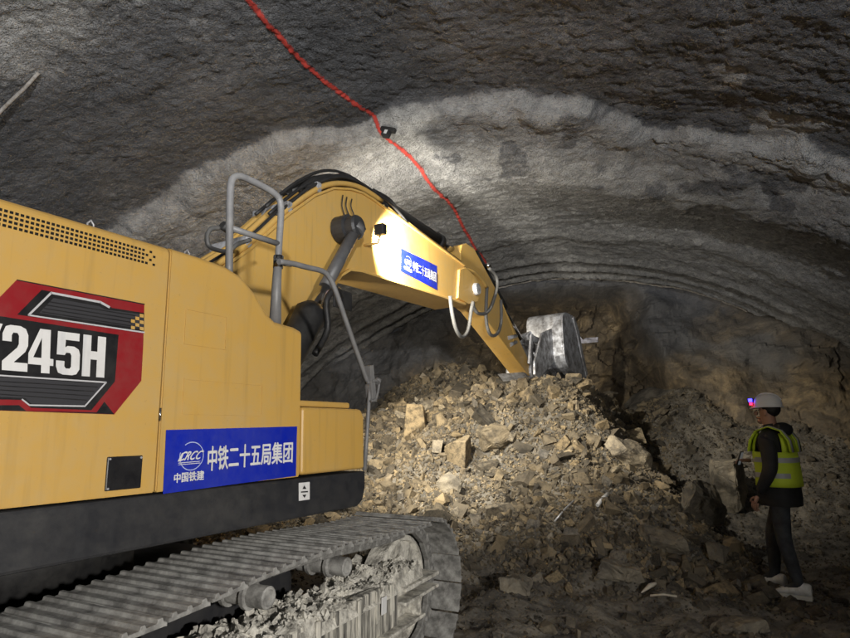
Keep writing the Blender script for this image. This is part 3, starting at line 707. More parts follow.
# fork at the boom tip with pin
mb = MB()
for sgn in (-1, 1):
    v0 = sgn*.27-(.18 if sgn > 0 else 0); v1 = sgn*.31-(.18 if sgn > 0 else 0)
    mb.prism([(4.72, 3.16), (5.02, 3.14), (5.30, 3.22), (5.40, 3.36), (5.36, 3.50), (5.22, 3.57), (4.98, 3.62), (4.80, 3.55)], min(v0, v1), max(v0, v1))
hpart('boom_fork', mb, M['yellow'], .006, parent=boom)
hpart('boom_tip_pin', MB().lathe_v(5.24, 3.38, [(-.36, 0), (-.36, .075), (-.32, .085), (.14, .085), (.18, .075), (.18, 0)], 20), M['steel'], parent=boom)
pl_ = MB(); layer(pl_, [(441, 269), (457, 277), (457, 288), (441, 284)], .001, 0, -BV+.02)
# pin and lamp on the boom side
hpart('cylinder_pin', MB().lathe_v(*hp(357, 226, -.50), [(-.53, 0), (-.53, .085), (-.51, .10), (-.43, .10), (-.42, .125), (-.30, .125), (-.30, 0)], 20), M['skirt'], parent=boom)
LV = -.44; LU, LZ = hp(381, 230, LV); lampc = np.array([LU, LV, LZ])
for sg in (1, -1):  # right lamp, then an added unseen left one to brighten the roof
    lc_ = lampc*np.array([1, sg, 1])-np.array([0, .18 if sg < 0 else 0, 0])
    hpart('work_lamp', MB().box(lc_-[.045, .055, .055], lc_+[.03, .055, .055]), M['black'], .012, parent=boom)
    hpart('lamp_lens', MB().box(lc_+[.031, -.045, -.045], lc_+[.036, .045, .045]), M['lens'], parent=boom)
    hpart('lamp_bracket', MB().tube([(LU-.06, (-.28 if sg > 0 else .09), LZ-.14), (LU-.03, lc_[1]+.02*sg, LZ-.14), (LU-.01, lc_[1], LZ-.05)], .012, 8), M['yellow'], parent=boom)
b2 = banner([(400.5, 248), (437, 266), (437, 290), (400.5, 271)], -BV+.02, boom, 'boom_banner')
# wires under the flange at the knee
for k, dx in enumerate((0, 4, 9)):
    hpart('cable', MB().tube(rail_pts([(343+dx, 195+2*k), (342+dx, 206), (346+dx, 218), (350+dx*.4, 224)], -.31-.01*k), .006, 6, sub=4), M['black'], parent=boom)
# hydraulic pipes running up the back of the boom
for k, vv in enumerate((-.27, -.22, -.16, -.10, -.04, .02, .08)):
    o_ = .05+.02*(k % 2)
    pts = [(.55, vv, 2.25+o_), (1.30, vv, 2.84+o_), (1.70, vv, 3.25+o_), (2.05, vv, 3.56+o_), (2.30, vv, 3.72+o_), (2.56, vv, 3.82+o_*.9), (2.80, vv, 3.86+o_*.8), (3.10, vv, 3.86+o_*.6)]
    hpart('hydraulic_pipe', MB().tube(pts, .021 if k % 3 else .027, 8, sub=3), M['yellow'] if k % 3 != 1 else M['black'], parent=boom)
for (u, z) in ((1.32, 2.90), (1.74, 3.32), (2.1, 3.63)):
    hpart('pipe_clamp', MB().box((u-.03, -.295, z-.02), (u+.03, .11, z+.075)), M['steel'], .008, parent=boom)
for k, (vv, h) in enumerate(((-.24, 0), (-.12, .03), (.03, .05))):
    hpart('boom_hose', MB().tube([(2.02, vv, 3.62), (2.22, vv, 3.78+h), (2.50, vv, 3.92+h), (2.82, vv, 3.95+h), (3.06, vv, 3.92), (3.22, vv, 3.86)], .034, 10, sub=5), M['black'], parent=boom)
for k, (vv, h) in enumerate(((-.28, .03), (-.20, .06), (-.05, .09), (-.16, .13))):
    hpart('thin_hose', MB().tube([(1.6, vv, 3.20+h), (1.95, vv, 3.55+h), (2.3, vv, 3.80+h), (2.62, vv, 3.90+h), (2.95, vv, 3.90+h), (3.25, vv-.03, 3.86+h*.6), (3.6+.15*k, vv, 3.80)], .014, 7, sub=4), M['black'], parent=boom)
hpart('long_pipe', MB().tube([(3.15, -.25, 3.87), (3.9, -.25, 3.795), (4.95, -.25, 3.70)], .018, 8), M['yellow'], parent=boom)
hpart('boom_hose', MB().tube([(3.05, -.2, 4.0), (3.35, -.22, 3.98), (3.6, -.2, 3.86), (3.8, -.18, 3.84)], .026, 8, sub=5), M['black'], parent=boom)
# arm cylinder on top of the boom
hpart('arm_cylinder', MB().tube([(3.35, -.08, 3.98), (3.42, -.08, 3.98), (4.62, -.08, 3.93)], .092, 16).tube([(4.60, -.08, 3.93), (4.70, -.08, 3.927)], .105, 16), M['black'])
hpart('cylinder_rod', MB().tube([(4.68, -.08, 3.93), (5.12, -.08, 3.92)], .05, 14), M['chrome'])
hpart('cylinder_lug', MB().prism([(3.15, 3.80), (3.5, 3.77), (3.42, 4.06), (3.32, 4.07)], -.12, .12), M['yellow'], .01, parent=boom)
# boom cylinders
for sgn in (-1, 1):
    vv = sgn*.47; ct = np.array(hp(356, 229, -.47)); cb = np.array(hp(325, 287, -.47)); cd = (ct-cb)/np.linalg.norm(ct-cb)
    P3 = lambda q: (q[0], vv, q[1])
    cyl = hpart('boom_cylinder', MB().tube([P3(ct), P3(cb)], .054, 16).tube([P3(ct-cd*.05), P3(ct+cd*.03)], .085, 12), M['cyl'])
    hpart('piston_rod', MB().tube([P3(cb+cd*.03), P3(cb-cd*.5)], .046, 14), M['chrome'], parent=cyl)
    hpart('gland', MB().tube([P3(cb-cd*.24), P3(cb-cd*.30), P3(cb-cd*.36), P3(cb-cd*1.2), P3(cb-cd*1.7)], [.09, .13, .125, .11, .10], 16), M['black'], parent=cyl)
    hpart('rod_guard', MB().box((1.92, vv-.14, 2.50), (2.16, vv-.12, 2.66)), M['black'], .03, 2, parent=cyl)
    hpart('cylinder_hose', MB().tube([(2.02, vv-.12, 2.60), (1.92, vv-.16, 2.64), (1.80, vv-.16, 2.52), (1.84, vv-.14, 2.30), (1.72, vv-.12, 2.1)], .026, 8, sub=4), M['black'], parent=cyl)
# hose loop behind the rail
hpart('cable_loop', MB().tube(rail_pts([(219, 228), (211, 229), (207, 236), (209, 246), (217, 250), (228, 251), (238, 244), (250, 240)], -.7), .014, 8, sub=4), M['hose'])
hpart('cable_plug', MB().tube(rail_pts([(222, 225), (229, 230)], -.7), .028, 8), M['black'])
# --- arm
AV = .20; AL = .02
arm_side = [(5.00, 3.86), (5.06, 3.97), (5.20, 4.03), (5.45, 4.02), (6.21, 3.55), (7.40, 2.62), (7.56, 2.46), (7.47, 2.37), (7.30, 2.39), (5.50, 3.16), (5.12, 3.22), (5.02, 3.40)]
arm = hpart('arm', MB().prism(arm_side, -AV-.03, .05), M['yellow'], .012, 2)
hpart('arm_tip_boss', MB().lathe_v(7.45, 2.47, [(-.27, 0), (-.27, .10), (-.24, .12), (.14, .12), (.17, .10), (.17, 0)], 18), M['steel'], parent=arm)
hpart('tip_plate', MB().prism([(7.10, 2.43), (7.33, 2.325), (7.45, 2.33), (7.32, 2.42)], -.22, .22), M['steel'], .006, parent=arm)
for k, (pts, vv) in enumerate([([(471, 287), (474, 308), (481, 314), (490, 309), (497, 288), (496, 276), (489, 268)], -.27),
                               ([(487, 287), (486, 318), (490, 334), (497, 334), (501, 322), (501, 300)], -.25),
                               ([(450, 296), (452, 312), (456, 329), (462, 337), (468, 330), (471, 312), (473, 302)], -.33)]):
    hpart('arm_hose', MB().tube(rail_pts(pts, vv), .024, 10, sub=4), M['hose'], parent=arm)
hpart('arm_pipe', MB().tube(rail_pts([(456, 262), (462, 268), (470, 270), (480, 278), (486, 287)], -.24), .03, 8, sub=3), M['yellow'], parent=arm)
hpart('arm_pipe', MB().tube(rail_pts([(500, 300), (512, 330), (513, 340), (511, 345)], -.22), .02, 8, sub=3), M['yellow'], parent=arm)
hpart('grease_manifold', MB().tube(rail_pts([(508, 338), (516, 336)], -.23), .03, 8).tube(rail_pts([(510, 345), (516, 342)], -.23), .03, 8), M['steel'], parent=arm)
hpart('hose_fitting', MB().tube(rail_pts([(489, 268), (488, 263)], -.26), .04, 8), M['chrome'], parent=arm)
# bucket cylinder on the front of the arm and its links
hpart('bucket_cylinder', MB().tube([(5.75, -.08, 4.05), (6.75, -.08, 3.42)], .08, 14).tube([(5.6, -.08, 4.0), (5.75, -.08, 4.05)], .06, 10), M['black'])
hpart('bucket_rod', MB().tube([(6.74, -.08, 3.425), (7.42, -.08, 3.02)], .045, 12), M['chrome'])
for sgn in (-1, 1):
    hpart('tipping_link', MB().prism([(7.36, 3.06), (7.46, 3.08), (7.28, 2.55), (7.18, 2.57)], -.09+sgn*.20-.02, -.09+sgn*.20+.02), M['steel'], .01)
    hpart('bucket_link', MB().prism([(7.34, 3.04), (7.42, 2.98), (8.38, 2.98), (8.38, 3.08), (7.42, 3.1)], -.09+sgn*.13-.025, -.09+sgn*.13+.025), M['steel'], .01)
# --- bucket
BU = .50
bprof = [(8.62, 3.64), (8.20, 3.63), (8.00, 3.56), (7.92, 3.42), (7.90, 3.10), (7.90, 2.82), (7.98, 2.66), (8.25, 2.56), (8.85, 2.50), (9.28, 2.46)]
bprof = [(p[0]+BU, p[1]) for p in bprof]
BW = .31; BC = -.19; mb = MB(); n_ = len(bprof)
cat_ = [np.array(p) for p in catmull([np.array([p[0], p[1], 0.]) for p in bprof], 3)]
def offp(i, t):
    d = cat_[min(i+1, len(cat_)-1)]-cat_[max(i-1, 0)]; d = d/np.linalg.norm(d); return cat_[i][:2]+np.array([-d[1], d[0]])*t
V = []; F = []
for i in range(len(cat_)):
    o_, q_ = offp(i, 0), offp(i, .03)
    V += [(o_[0], -BW+BC, o_[1]), (o_[0], BW+BC, o_[1]), (q_[0], BW+BC, q_[1]), (q_[0], -BW+BC, q_[1])]
for i in range(len(cat_)-1):
    for k in range(4): F.append((i*4+k, i*4+(k+1) % 4, i*4+4+(k+1) % 4, i*4+4+k))
F += [(0, 1, 2, 3), tuple(len(V)-4+k for k in (3, 2, 1, 0))]
bucket = hpart('bucket', MB().add(V, F), M['steel'], .004, 1)
sidep = [tuple(p[:2]) for p in cat_]+[(9.20+BU, 2.62), (9.0+BU, 2.95), (8.86+BU, 3.35)]
for sgn in (-1, 1):
    a, b = sorted((BC+sgn*BW, BC+sgn*(BW+.03)))
    sp = hpart('side_plate', MB().prism(sidep, a, b), M['steel'], .006, 1, parent=bucket)
    a, b = sorted((BC+sgn*(BW+.031), BC+sgn*(BW+.055)))
    hpart('side_cutter', MB().prism([(x+BU, z) for x, z in [(8.55, 3.58), (8.66, 3.63), (8.92, 3.36), (9.08, 2.96), (9.30, 2.58), (9.18, 2.52), (8.96, 2.86), (8.78, 3.26)]], a, b), M['steel'], .006, parent=bucket)
    hpart('hinge_plate', MB().prism([(8.44, 3.32), (7.85, 3.15), (7.36, 2.60), (7.36, 2.40), (7.52, 2.34), (8.44, 2.72)], BC+.08+sgn*.20-.022, BC+.08+sgn*.20+.022), M['steel'], .01, parent=bucket)
for k in range(5):
    vv = BC-.27+k*.135
    hpart('tooth', MB().prism([(x+BU, z) for x, z in [(9.15, 2.53), (9.32, 2.545), (9.60, 2.43), (9.60, 2.40), (9.32, 2.40), (9.15, 2.43)]], vv-.035, vv+.035), M['steel'], .012, parent=bucket)
for k in range(3): hpart('wear_strip', MB().prism([(x+BU, z) for x, z in [(7.90, 2.80), (8.04, 2.625), (8.36, 2.525), (8.36, 2.50), (8.02, 2.60), (7.865, 2.80)]], BC-.25+k*.20, BC-.17+k*.20), M['steel'], .004, parent=bucket)
# --- cab on the far side
cab = hpart('cab', MB().prism([(.05, 1.29), (1.62, 1.29), (1.66, 1.75), (1.45, 2.72), (1.30, 2.80), (.05, 2.80)], .42, 1.36), M['skirt'], .06, 3)
hpart('cab_window', MB().prism([(.25, 1.85), (1.50, 1.85), (1.32, 2.62), (.25, 2.62)], .412, .43), M['glass'], parent=cab)
hpart('windscreen', MB().add([(1.69, .5, 1.76), (1.69, 1.28, 1.76), (1.49, 1.28, 2.66), (1.49, .5, 2.66)], [(0, 1, 2, 3)]), M['glass'], parent=cab)
for vv in (.58, 1.2):
    c_ = np.array([1.42, vv, 2.88]); hpart('cab_lamp', MB().box(c_-[.05, .07, .05], c_+[.03, .07, .05]), M['black'], .01, parent=cab)
    hpart('cab_lamp_lens', MB().box(c_+[.031, -.055, -.04], c_+[.035, .055, .04]), M['lens'], parent=cab)

# --- lamps of the machine, with an added left boom lamp
def W3(u, v, z): return tuple(hw(u, v, z))
spot('boom_lamp_light', W3(LU+.07, LV, LZ), W3(LU+3.4, LV+1.1, LZ-.7), 850, 126, .75, (1.0, .94, .82), .045)
spot('boom_lamp_light', W3(LU+.07, -LV-.18, LZ), W3(LU+3.4, -LV-.3, LZ-.5), 500, 154, .6, (1.0, .94, .82), .045)  # added left lamp, hidden by the boom, brightens the lining there
for vv in (.58, 1.2):
    spot('cab_lamp_light', W3(1.50, vv, 2.88), W3(7.0, vv-.75, 1.7), 980, 60, .8, (1.0, .90, .72), .06)

# --- undercarriage (u along the tracks, v left)
und = tpart('undercarriage', MB().box((-1.1, -1.0, .38), (1.1, 1.0, .80)), M['skirt'], .05)
tpart('swing_bearing', MB().tube([(0, 0, .80), (0, 0, 1.13)], .62, 32), M['black'])
RS, HALF, ZC = .44, 1.76, .49
PITCHL = .19
arc = math.pi*RS; total = 4*HALF+2*arc; NS = round(total/PITCHL); stp = total/NS
def track_pt(d):
    d = d % total
    if d < 2*HALF:                                   # top run, rear to front, slightly sagging between rollers
        u = -HALF+d; return u, ZC+RS+.030*math.cos((u-.55)/1.25*math.pi)*math.exp(-((u-.2)/1.6)**4)-.0, 0.0
    d -= 2*HALF
    if d < arc: a = d/RS; return HALF+RS*math.sin(a), ZC+RS*math.cos(a), a
    d -= arc
    if d < 2*HALF: return HALF-d, ZC-RS, math.pi
    d -= 2*HALF; a = math.pi+d/RS; return -HALF+RS*math.sin(a), ZC+RS*math.cos(a), a
p_ = stp*.468; w_ = .30
GH = .012
sh_prof = [(-p_, 0), (-p_, .014), (-p_+.012, .014), (-p_+.016, (.014+GH)), (-p_+.032, (.014+GH)), (-p_+.036, .014), (-.012, .014), (-.008, (.014+GH)), (.008, (.014+GH)), (.012, .014), (p_-.036, .014), (p_-.032, (.014+GH)), (p_-.014, (.014+GH)), (p_-.010, .014), (p_+.004, .006), (p_+.004, -.006), (p_-.01, -.004)]
shoe_me = MB().prism(sh_prof, -w_, w_).mesh('track_shoe', M['track'], .002, 1)
lk = MB()
for sg in (-1, 1): lk.prism([(-p_, -.09), (p_*1.05, -.09), (p_*1.05, -.008), (-p_, -.008)], sg*.08-.022, sg*.08+.022)
lk.tube([(0, -.115, -.05), (0, .115, -.05)], .022, 8)
link_me = lk.mesh('chain_link', M['track'], .006, 1)
for side in (-1, 1):
    vc = side*1.30
    tr = bpy.data.objects.new('track', None); COL.objects.link(tr); tr.parent = exc; tr.location = (0, vc, 0)
    def sub(name, mb, m, bevel=0, seg=2, ang=30):
        me = mb if isinstance(mb, bpy.types.Mesh) else mb.mesh(name, m, bevel, seg, ang); return link(name, me, tr)
    for i in range(NS):
        u, zz, a = track_pt(i*stp); u2, z2, _a = track_pt(i*stp+.02); aa = math.atan2(u2-u, z2-zz)-math.pi/2
        for me, nm in ((shoe_me, 'track_shoe'), (link_me, 'chain_link')):
            o = sub(nm, me, None); o.location = (u, random.uniform(-.003, .003), zz); o.rotation_euler = (0, aa, 0)
    out = side                                       # outer side
    fr = [(-1.55, .26), (1.45, .26), (1.62, .36), (1.62, .56), (1.40, .60), (-1.5, .60), (-1.62, .5)]
    sub('track_frame', MB().prism(fr, -.17, .17), M['trackmud'], .02)
    # outer wall of the frame: plates with ribs, caked in mud
    v0, v1 = sorted((out*.171, out*.23))
    mbf = MB().prism([(-1.45, .40), (1.40, .40), (1.40, .655), (-1.45, .655)], v0, v1)
    sub('side_wall', mbf, M['slurry'], .01)
    for k in range(16):
        u = -1.4+k*.18+random.uniform(-.02, .02); h0 = random.uniform(.42, .50)
        a, b = sorted((out*.2305, out*(.236+random.uniform(0, .014))))
        sub('mud_streak', MB().prism([(u, h0), (u+random.uniform(.02, .05), h0+.02), (u+.035, .65), (u-.01, .65)], a, b), M['slurry'], .004, 1)
    a, b = sorted((out*.17, out*.285)); sub('frame_ledge', MB().box((-1.5, a, .385), (1.66, b, .405)), M['trackmud'], .006)
    a, b = sorted((out*.10, out*.27)); sub('idler_guide', MB().box((1.42, a, .575), (1.90, b, .60)).box((1.42, a, .50), (1.90, b, .52)).box((1.60, a, .405), (1.63, b, .50)), M['trackmud'], .006)
    # heaped mud on the frame
    N1, N2 = 120, 22; V = []; uu = np.linspace(-1.5, 1.72, N1); vvv = np.linspace(-.19, .245, N2)
    UU, VV = np.meshgrid(uu, vvv, indexing='ij'); x_, y_ = UU.ravel(), VV.ravel()
    hh = .615+.05*sstep(1.0, 1.45, x_)+.035*(1-((y_-.03)/.24)**2)+.035*fbm(x_, y_, 3, 3, 301)+.03*fbm(x_, y_, 11, 3, 311)
    hh = np.where((y_ > .235) | (y_ < -.18), .58, hh); hh = np.minimum(hh, .76)
    sub('caked_mud', mesh_np('caked_mud', np.stack([x_, out*y_, hh], 1), grid_faces(N1, N2, out > 0), M['trackmud']), None)
    nc = 2200; cx = rng.uniform(-1.4, 1.7, nc); cy = rng.uniform(-.15, .235, nc)
    hz = .615+.05*sstep(1.0, 1.45, cx)+.035*(1-((cy-.03)/.24)**2)+.035*fbm(cx, cy, 3, 3, 301)+.03*fbm(cx, cy, 11, 3, 311); hz = np.minimum(hz, .76)
    cs = np.clip(.010/np.clip(rng.uniform(size=nc), .04, 1)**.5, .010, .045); Rc = rand_rot(nc); Vc, Fc, bc = [], [], 0
    for k in range(nc):
        V, F = small[k % 24]; Vc.append((V@Rc[k].T)*cs[k]+np.array([cx[k], out*cy[k], hz[k]+.2*cs[k]])); Fc.append(F+bc); bc += len(V)
    sub('mud_clods', mesh_np('mud_clods', np.concatenate(Vc), np.concatenate(Fc), M['trackmud']), None)['kind'] = 'stuff'
    # rollers
    for u in (.92, .30, -1.0):
        sub('carrier_roller', MB().lathe_v(u, .815, [(out*-.13, 0), (out*-.13, .048), (out*-.06, .048), (out*-.06, .062), (out*-.04, .062), (out*-.04, .046), (out*.06, .046), (out*.06, .062), (out*.08, .062), (out*.085, .048), (out*.175, .048), (out*.18, .042), (out*.18, .035), (out*.172, .03), (out*.172, 0)], 22), M['track'])
    for k in range(8):
        sub('track_roller', MB().lathe_v(-1.3+k*.37, .185, [(-.16, 0), (-.16, .075), (-.1, .075), (-.1, .10), (-.05, .10), (-.05, .085), (.05, .085), (.05, .10), (.1, .10), (.1, .075), (.16, .075), (.16, 0)], 18), M['track'])
    sub('idler_wheel', MB().lathe_v(HALF, ZC, [(-.10, 0), (-.10, .1), (-.05, .14), (-.05, .30), (-.07, .31), (-.06, .34), (.06, .34), (.07, .31), (.05, .30), (.05, .14), (.10, .1), (.10, 0)], 36), M['trackmud'])
    sub('sprocket', MB().lathe_v(-HALF, ZC, [(-.16, 0), (-.16, .2), (-.03, .24), (-.03, .33), (.03, .33), (.03, .24), (.16, .2), (.16, 0)], 32), M['trackmud'])
    if side == -1:
        o = sub('sticker_plate', MB().box((1.16, -.2545, .52), (1.215, -.249, .61)), M['white'], .002)

# ================================================================== THINGS IN THE TUNNEL
# red line sprayed along the crown
pxs = [(252, -14), (262, 0), (285, 35), (310, 62), (345, 92), (380, 117), (410, 150), (440, 190), (465, 228), (488, 264)]
hits = [hit_lining(*p) for p in pxs]; hs = np.array([h[0] for h in hits]); hq = np.array([h[1] for h in hits])
od = np.argsort(hs); hs, hq = hs[od], hq[od]
s_ = np.linspace(hs[0], hs[-1], 700); q_ = np.interp(s_, hs, hq); q_ = np.convolve(np.pad(q_, 70, 'edge'), np.ones(141)/141, 'valid')
wd = .046; cols = np.linspace(-wd, wd, 7); V = []
for c in cols: V.append(lining_pts(s_, q_+c, .012))
V = np.stack(V, 1).reshape(-1, 3); Fg = grid_faces(700, 7)
lme = mesh_np('painted_line', V, Fg, M['redpaint'], True); uv = lme.uv_layers.new()
uvc = np.stack([np.tile(np.linspace(0, 1, 7), 700), np.repeat(np.linspace(0, 40, 700), 7)], 1); uv.data.foreach_set('uv', uvc[Fg.ravel()].astype(np.float32).ravel())
tag(link('painted_line', lme), 'red line sprayed lengthwise on the sprayed concrete crown', 'paint line')
# monitoring target on the crown
s0, q0 = hit_lining(391, 126); c_ = lining_pts(np.array([s0]), np.array([q0]), .05)[0]
dev = bpy.data.objects.new('survey_target', None); COL.objects.link(dev); dev.location = c_; dev.rotation_euler = (R_(-12), R_(18), R_(-20))
tag(dev, 'small black bracket device with white lens fixed on the crown by the red line', 'device')
link('bracket', MB().box((-.10, -.03, -.02), (.10, .03, .035)).mesh('bracket', M['black'], .008), dev)
link('target_body', MB().box((-.045, -.05, -.10), (.05, .03, -.02)).mesh('target_body', M['skirt'], .008), dev)
link('lens_cap', MB().box((-.01, -.056, -.085), (.03, -.051, -.03)).mesh('lens_cap', M['white'], .002), dev)
# reinforcing rod sticking out of the wall at the left
pts = []
for (x, y, e) in ((55, 66, .02), (40, 79, .05), (24, 92, .08), (10, 106, .10), (3, 121, .10)):
    h = hit_lining(x, y); pts.append(lining_pts(np.array([h[0]]), np.array([h[1]]), e)[0])
tag(link('steel_rod', MB().tube(pts, .016, 8, sub=4).mesh('steel_rod', M['rust'])), 'pale bent steel rod hanging from the lining at upper left', 'rod')
# rim pipe along the end of the lining
q = np.linspace(-10.4, 10.4, 260); P2 = lining_pts(np.full(260, 13.97), q, .03)
tag(link('arch_rib', MB().tube([tuple(p) for p in P2], .022, 6).mesh('arch_rib', M['rust'])), 'curved steel arch rib at the end of the sprayed lining', 'arch')
# white sheet in the hollow beside the bucket
from mathutils.bvhtree import BVHTree
bvh = BVHTree.FromPolygons([tuple(p) for p in FP], [tuple(int(i) for i in f) for f in grid_faces(len(fl), len(fz))])
nS = 14; V = []                                   # draped on the broken rock: its distance comes from the face it hangs on
for i in range(nS):
    for j in range(nS):
        a, b = i/(nS-1), j/(nS-1); top = 321+19*min(1, a*1.9)**1.2-3*a*(a > .6); bot = 345-3*a
        d = Vector(ray(566+32*a, bot+(top-bot)*b)).normalized(); h = bvh.ray_cast(Vector((0, 0, CAMH)), d)[0]
        V.append(np.array(h)-np.array(d)*(.07+.05*math.sin(a*9+b*4)))
V = np.array(V)
sh = link('plastic_sheet', mesh_np('plastic_sheet', V, grid_faces(nS, nS), M['plastic'], True)); so = sh.modifiers.new('s', 'SOLIDIFY'); so.thickness = .01
tag(sh, 'crumpled pale plastic sheet in the hollow beside the bucket', 'sheet')
# debris on the floor
def stick(name, a, b, r, m, label, cat):
    P0, P1 = atz(*a), atz(*b); s0, l0 = tsl(P0); s1, l1 = tsl(P1)
    z0 = ground_z(np.array([s0]), np.array([l0]))[0]; z1 = ground_z(np.array([s1]), np.array([l1]))[0]
    P0[2] = z0+.045; P1[2] = z1+.05
    o = link(name, MB().tube([P0, (P0+P1)/2+_z*.012, P1], r, 6).mesh(name, M[m])); return tag(o, label, cat)
stick('wood_splinter', (642, 605, .03), (660, 600, .03), [.004, .022, .008], 'wood', 'pale flat splinter lying on the muddy floor', 'splinter')
stick('wood_stick', (651, 608, .03), (678, 610, .03), .009, 'wood', 'thin pale stick lying beside the splinter on the mud', 'stick')
stick('metal_scrap', (600, 556, .15), (611, 549, .18), .022, 'white', 'small white scrap shining at the foot of the pile', 'scrap')
stick('crumpled_wire', (555, 543, .3), (575, 520, .5), .010, 'steel', 'twisted grey wire poking out of the pile foot', 'wire')

# ================================================================== PERSON
def skin_mesh(name, pts, edges, radii, root=0, sub=2):
    me = bpy.data.meshes.new(name); me.from_pydata(pts, edges, []); o = bpy.data.objects.new(name, me); COL.objects.link(o)
    md = o.modifiers.new('skin', 'SKIN'); md.use_smooth_shade = True
    sv_ = me.skin_vertices[0].data
    for i, r in enumerate(radii): sv_[i].radius = r if isinstance(r, tuple) else (r, r); sv_[i].use_root = (i == root)
    o.modifiers.new('sub', 'SUBSURF').levels = sub
    dg = bpy.context.evaluated_depsgraph_get(); bpy.context.view_layer.update()
    me2 = bpy.data.meshes.new_from_object(o.evaluated_get(dg)); bpy.data.objects.remove(o)
    for p in me2.polygons: p.use_smooth = True
    return me2
s0, l0 = tsl(PERSON); PERSON[2] = ground_z(np.array([s0]), np.array([l0]))[0]
per = bpy.data.objects.new('person', None); COL.objects.link(per); per.location = PERSON
FACE = math.atan2(.74, -.67); per.rotation_euler = (0, 0, FACE)          # local x = forward, y = left
tag(per, 'person in black jacket, lime vest and white helmet standing beside the pile', 'person')
J = {}; pts = []; rad = []; edges = []
def jn(n, p, r, parent=None):
    J[n] = len(pts); pts.append(p); rad.append(r)
    if parent: edges.append((J[parent], J[n]))
jn('pelvis', (0, 0, .95), (.135, .165)); jn('waist', (.0, 0, 1.08), (.14, .175), 'pelvis'); jn('chest', (.015, 0, 1.26), (.145, .19), 'waist')
jn('upper', (.01, 0, 1.40), (.115, .165), 'chest'); jn('neck', (.02, 0, 1.50), (.062, .062), 'upper'); jn('skull0', (.035, 0, 1.575), (.072, .066), 'neck')
jn('skull', (.045, 0, 1.66), (.092, .075), 'skull0'); jn('skulltop', (.035, 0, 1.73), (.07, .062), 'skull')
# left arm (near the camera) hangs slightly bent; right arm reaches forward
jn('shl', (.0, .205, 1.40), .082, 'upper'); jn('ell', (-.03, .285, 1.13), .070, 'shl'); jn('wrl', (.10, .26, .90), .046, 'ell')
jn('shr', (.0, -.205, 1.40), .082, 'upper'); jn('elr', (.05, -.27, 1.14), .068, 'shr'); jn('wrr', (.27, -.17, 1.17), .042, 'elr')
jn('hpl', (-.01, .10, .88), .098, 'pelvis'); jn('knl', (-.02, .12, .50), .072, 'hpl'); jn('anl', (-.11, .13, .12), .052, 'knl'); jn('tol', (.02, .14, .05), .04, 'anl')
jn('hpr', (.01, -.10, .88), .098, 'pelvis'); jn('knr', (.14, -.11, .50), .072, 'hpr'); jn('anr', (.16, -.12, .12), .052, 'knr'); jn('tor', (.28, -.13, .05), .04, 'anr')
bme = skin_mesh('body', pts, edges, rad)
# hands with five fingers, then everything joined into one body mesh
def hand(wr, fwd, up, side):
    f = Vector(fwd).normalized(); u = Vector(up).normalized(); s = f.cross(u)*side; w = Vector(wr); P_h = [tuple(w), tuple(w+f*.05), tuple(w+f*.085)]; r = [.028, (.032, .017), (.03, .015)]; E = [(0, 1), (1, 2)]
    out = []
    out.append(skin_mesh('h', P_h, E, [(a, a) if not isinstance(a, tuple) else a for a in r], 0, 1))
    for k, ln in enumerate((.070, .080, .075, .058)):
        b = w+f*.085+s*(.027-.018*k); a1 = b+f*ln*.45-u*.008; a2 = a1+f*ln*.3-u*.022; a3 = a2+f*ln*.12-u*.022
        out.append(skin_mesh('f', [tuple(b-f*.02), tuple(b), tuple(a1), tuple(a2), tuple(a3)], [(0, 1), (1, 2), (2, 3), (3, 4)], [.009, .0095, .009, .008, .007], 0, 1))
    b = w+f*.03+s*.026; t1 = b+f*.03+s*.026-u*.006; t2 = t1+f*.03+s*.004-u*.01
    out.append(skin_mesh('t', [tuple(b-s*.012), tuple(b), tuple(t1), tuple(t2)], [(0, 1), (1, 2), (2, 3)], [.012, .012, .010, .008], 0, 1)); return out
bm = bmesh.new(); bm.from_mesh(bme)
for f in bm.faces:
    c = f.calc_center_median(); f.material_index = 1 if c.z < .90 else 0
    if c.z > 1.535: f.material_index = 2
    f.smooth = True
for hm in hand((.115, .26, .885), (.35, 0, -.94), (.3, .95, .1), 1)+hand((.28, -.168, 1.172), (.98, .1, .12), (0, 0, 1), -1):
    n0 = len(bm.faces); bm.from_mesh(hm); bm.faces.ensure_lookup_table()
    for f in bm.faces[n0:]: f.material_index = 2; f.smooth = True
# nose, brow, chin
def blob(c, r, mi):
    n0 = len(bm.faces); bmesh.ops.create_icosphere(bm, subdivisions=2, radius=1, matrix=Matrix.Translation(c) @ Matrix.Diagonal((*r, 1))); bm.faces.ensure_lookup_table()
    for f in bm.faces[n0:]: f.material_index = mi; f.smooth = True
blob((.140, 0, 1.645), (.020, .014, .024), 2); blob((.118, 0, 1.60), (.026, .03, .014), 2); blob((.105, 0, 1.565), (.032, .036, .026), 2)
for sg in (-1, 1): blob((.035, sg*.082, 1.645), (.022, .012, .034), 2); blob((.124, sg*.032, 1.672), (.008, .010, .005), 3)
bme = bpy.data.meshes.new('body'); bm.to_mesh(bme); bm.free()
for m in ('jacket', 'jeans', 'skin', 'hair'): bme.materials.append(M[m])
body = link('body', bme, per)
def loft(rings, n=28, z_ok=None):
    V = []; F = []
    for (z, rx, ry, cx) in rings:
        for k in range(n): t = 2*math.pi*k/n; V.append((cx+rx*math.copysign(abs(math.cos(t))**.8, math.cos(t)), ry*math.copysign(abs(math.sin(t))**.8, math.sin(t)), z))
    for i in range(len(rings)-1):
        for k in range(n): F.append((i*n+k, i*n+(k+1) % n, (i+1)*n+(k+1) % n, (i+1)*n+k))
    return V, F
V, F = loft([(.79, .165, .205, 0), (.86, .168, .208, 0), (.94, .165, .205, 0), (1.02, .16, .20, 0)])
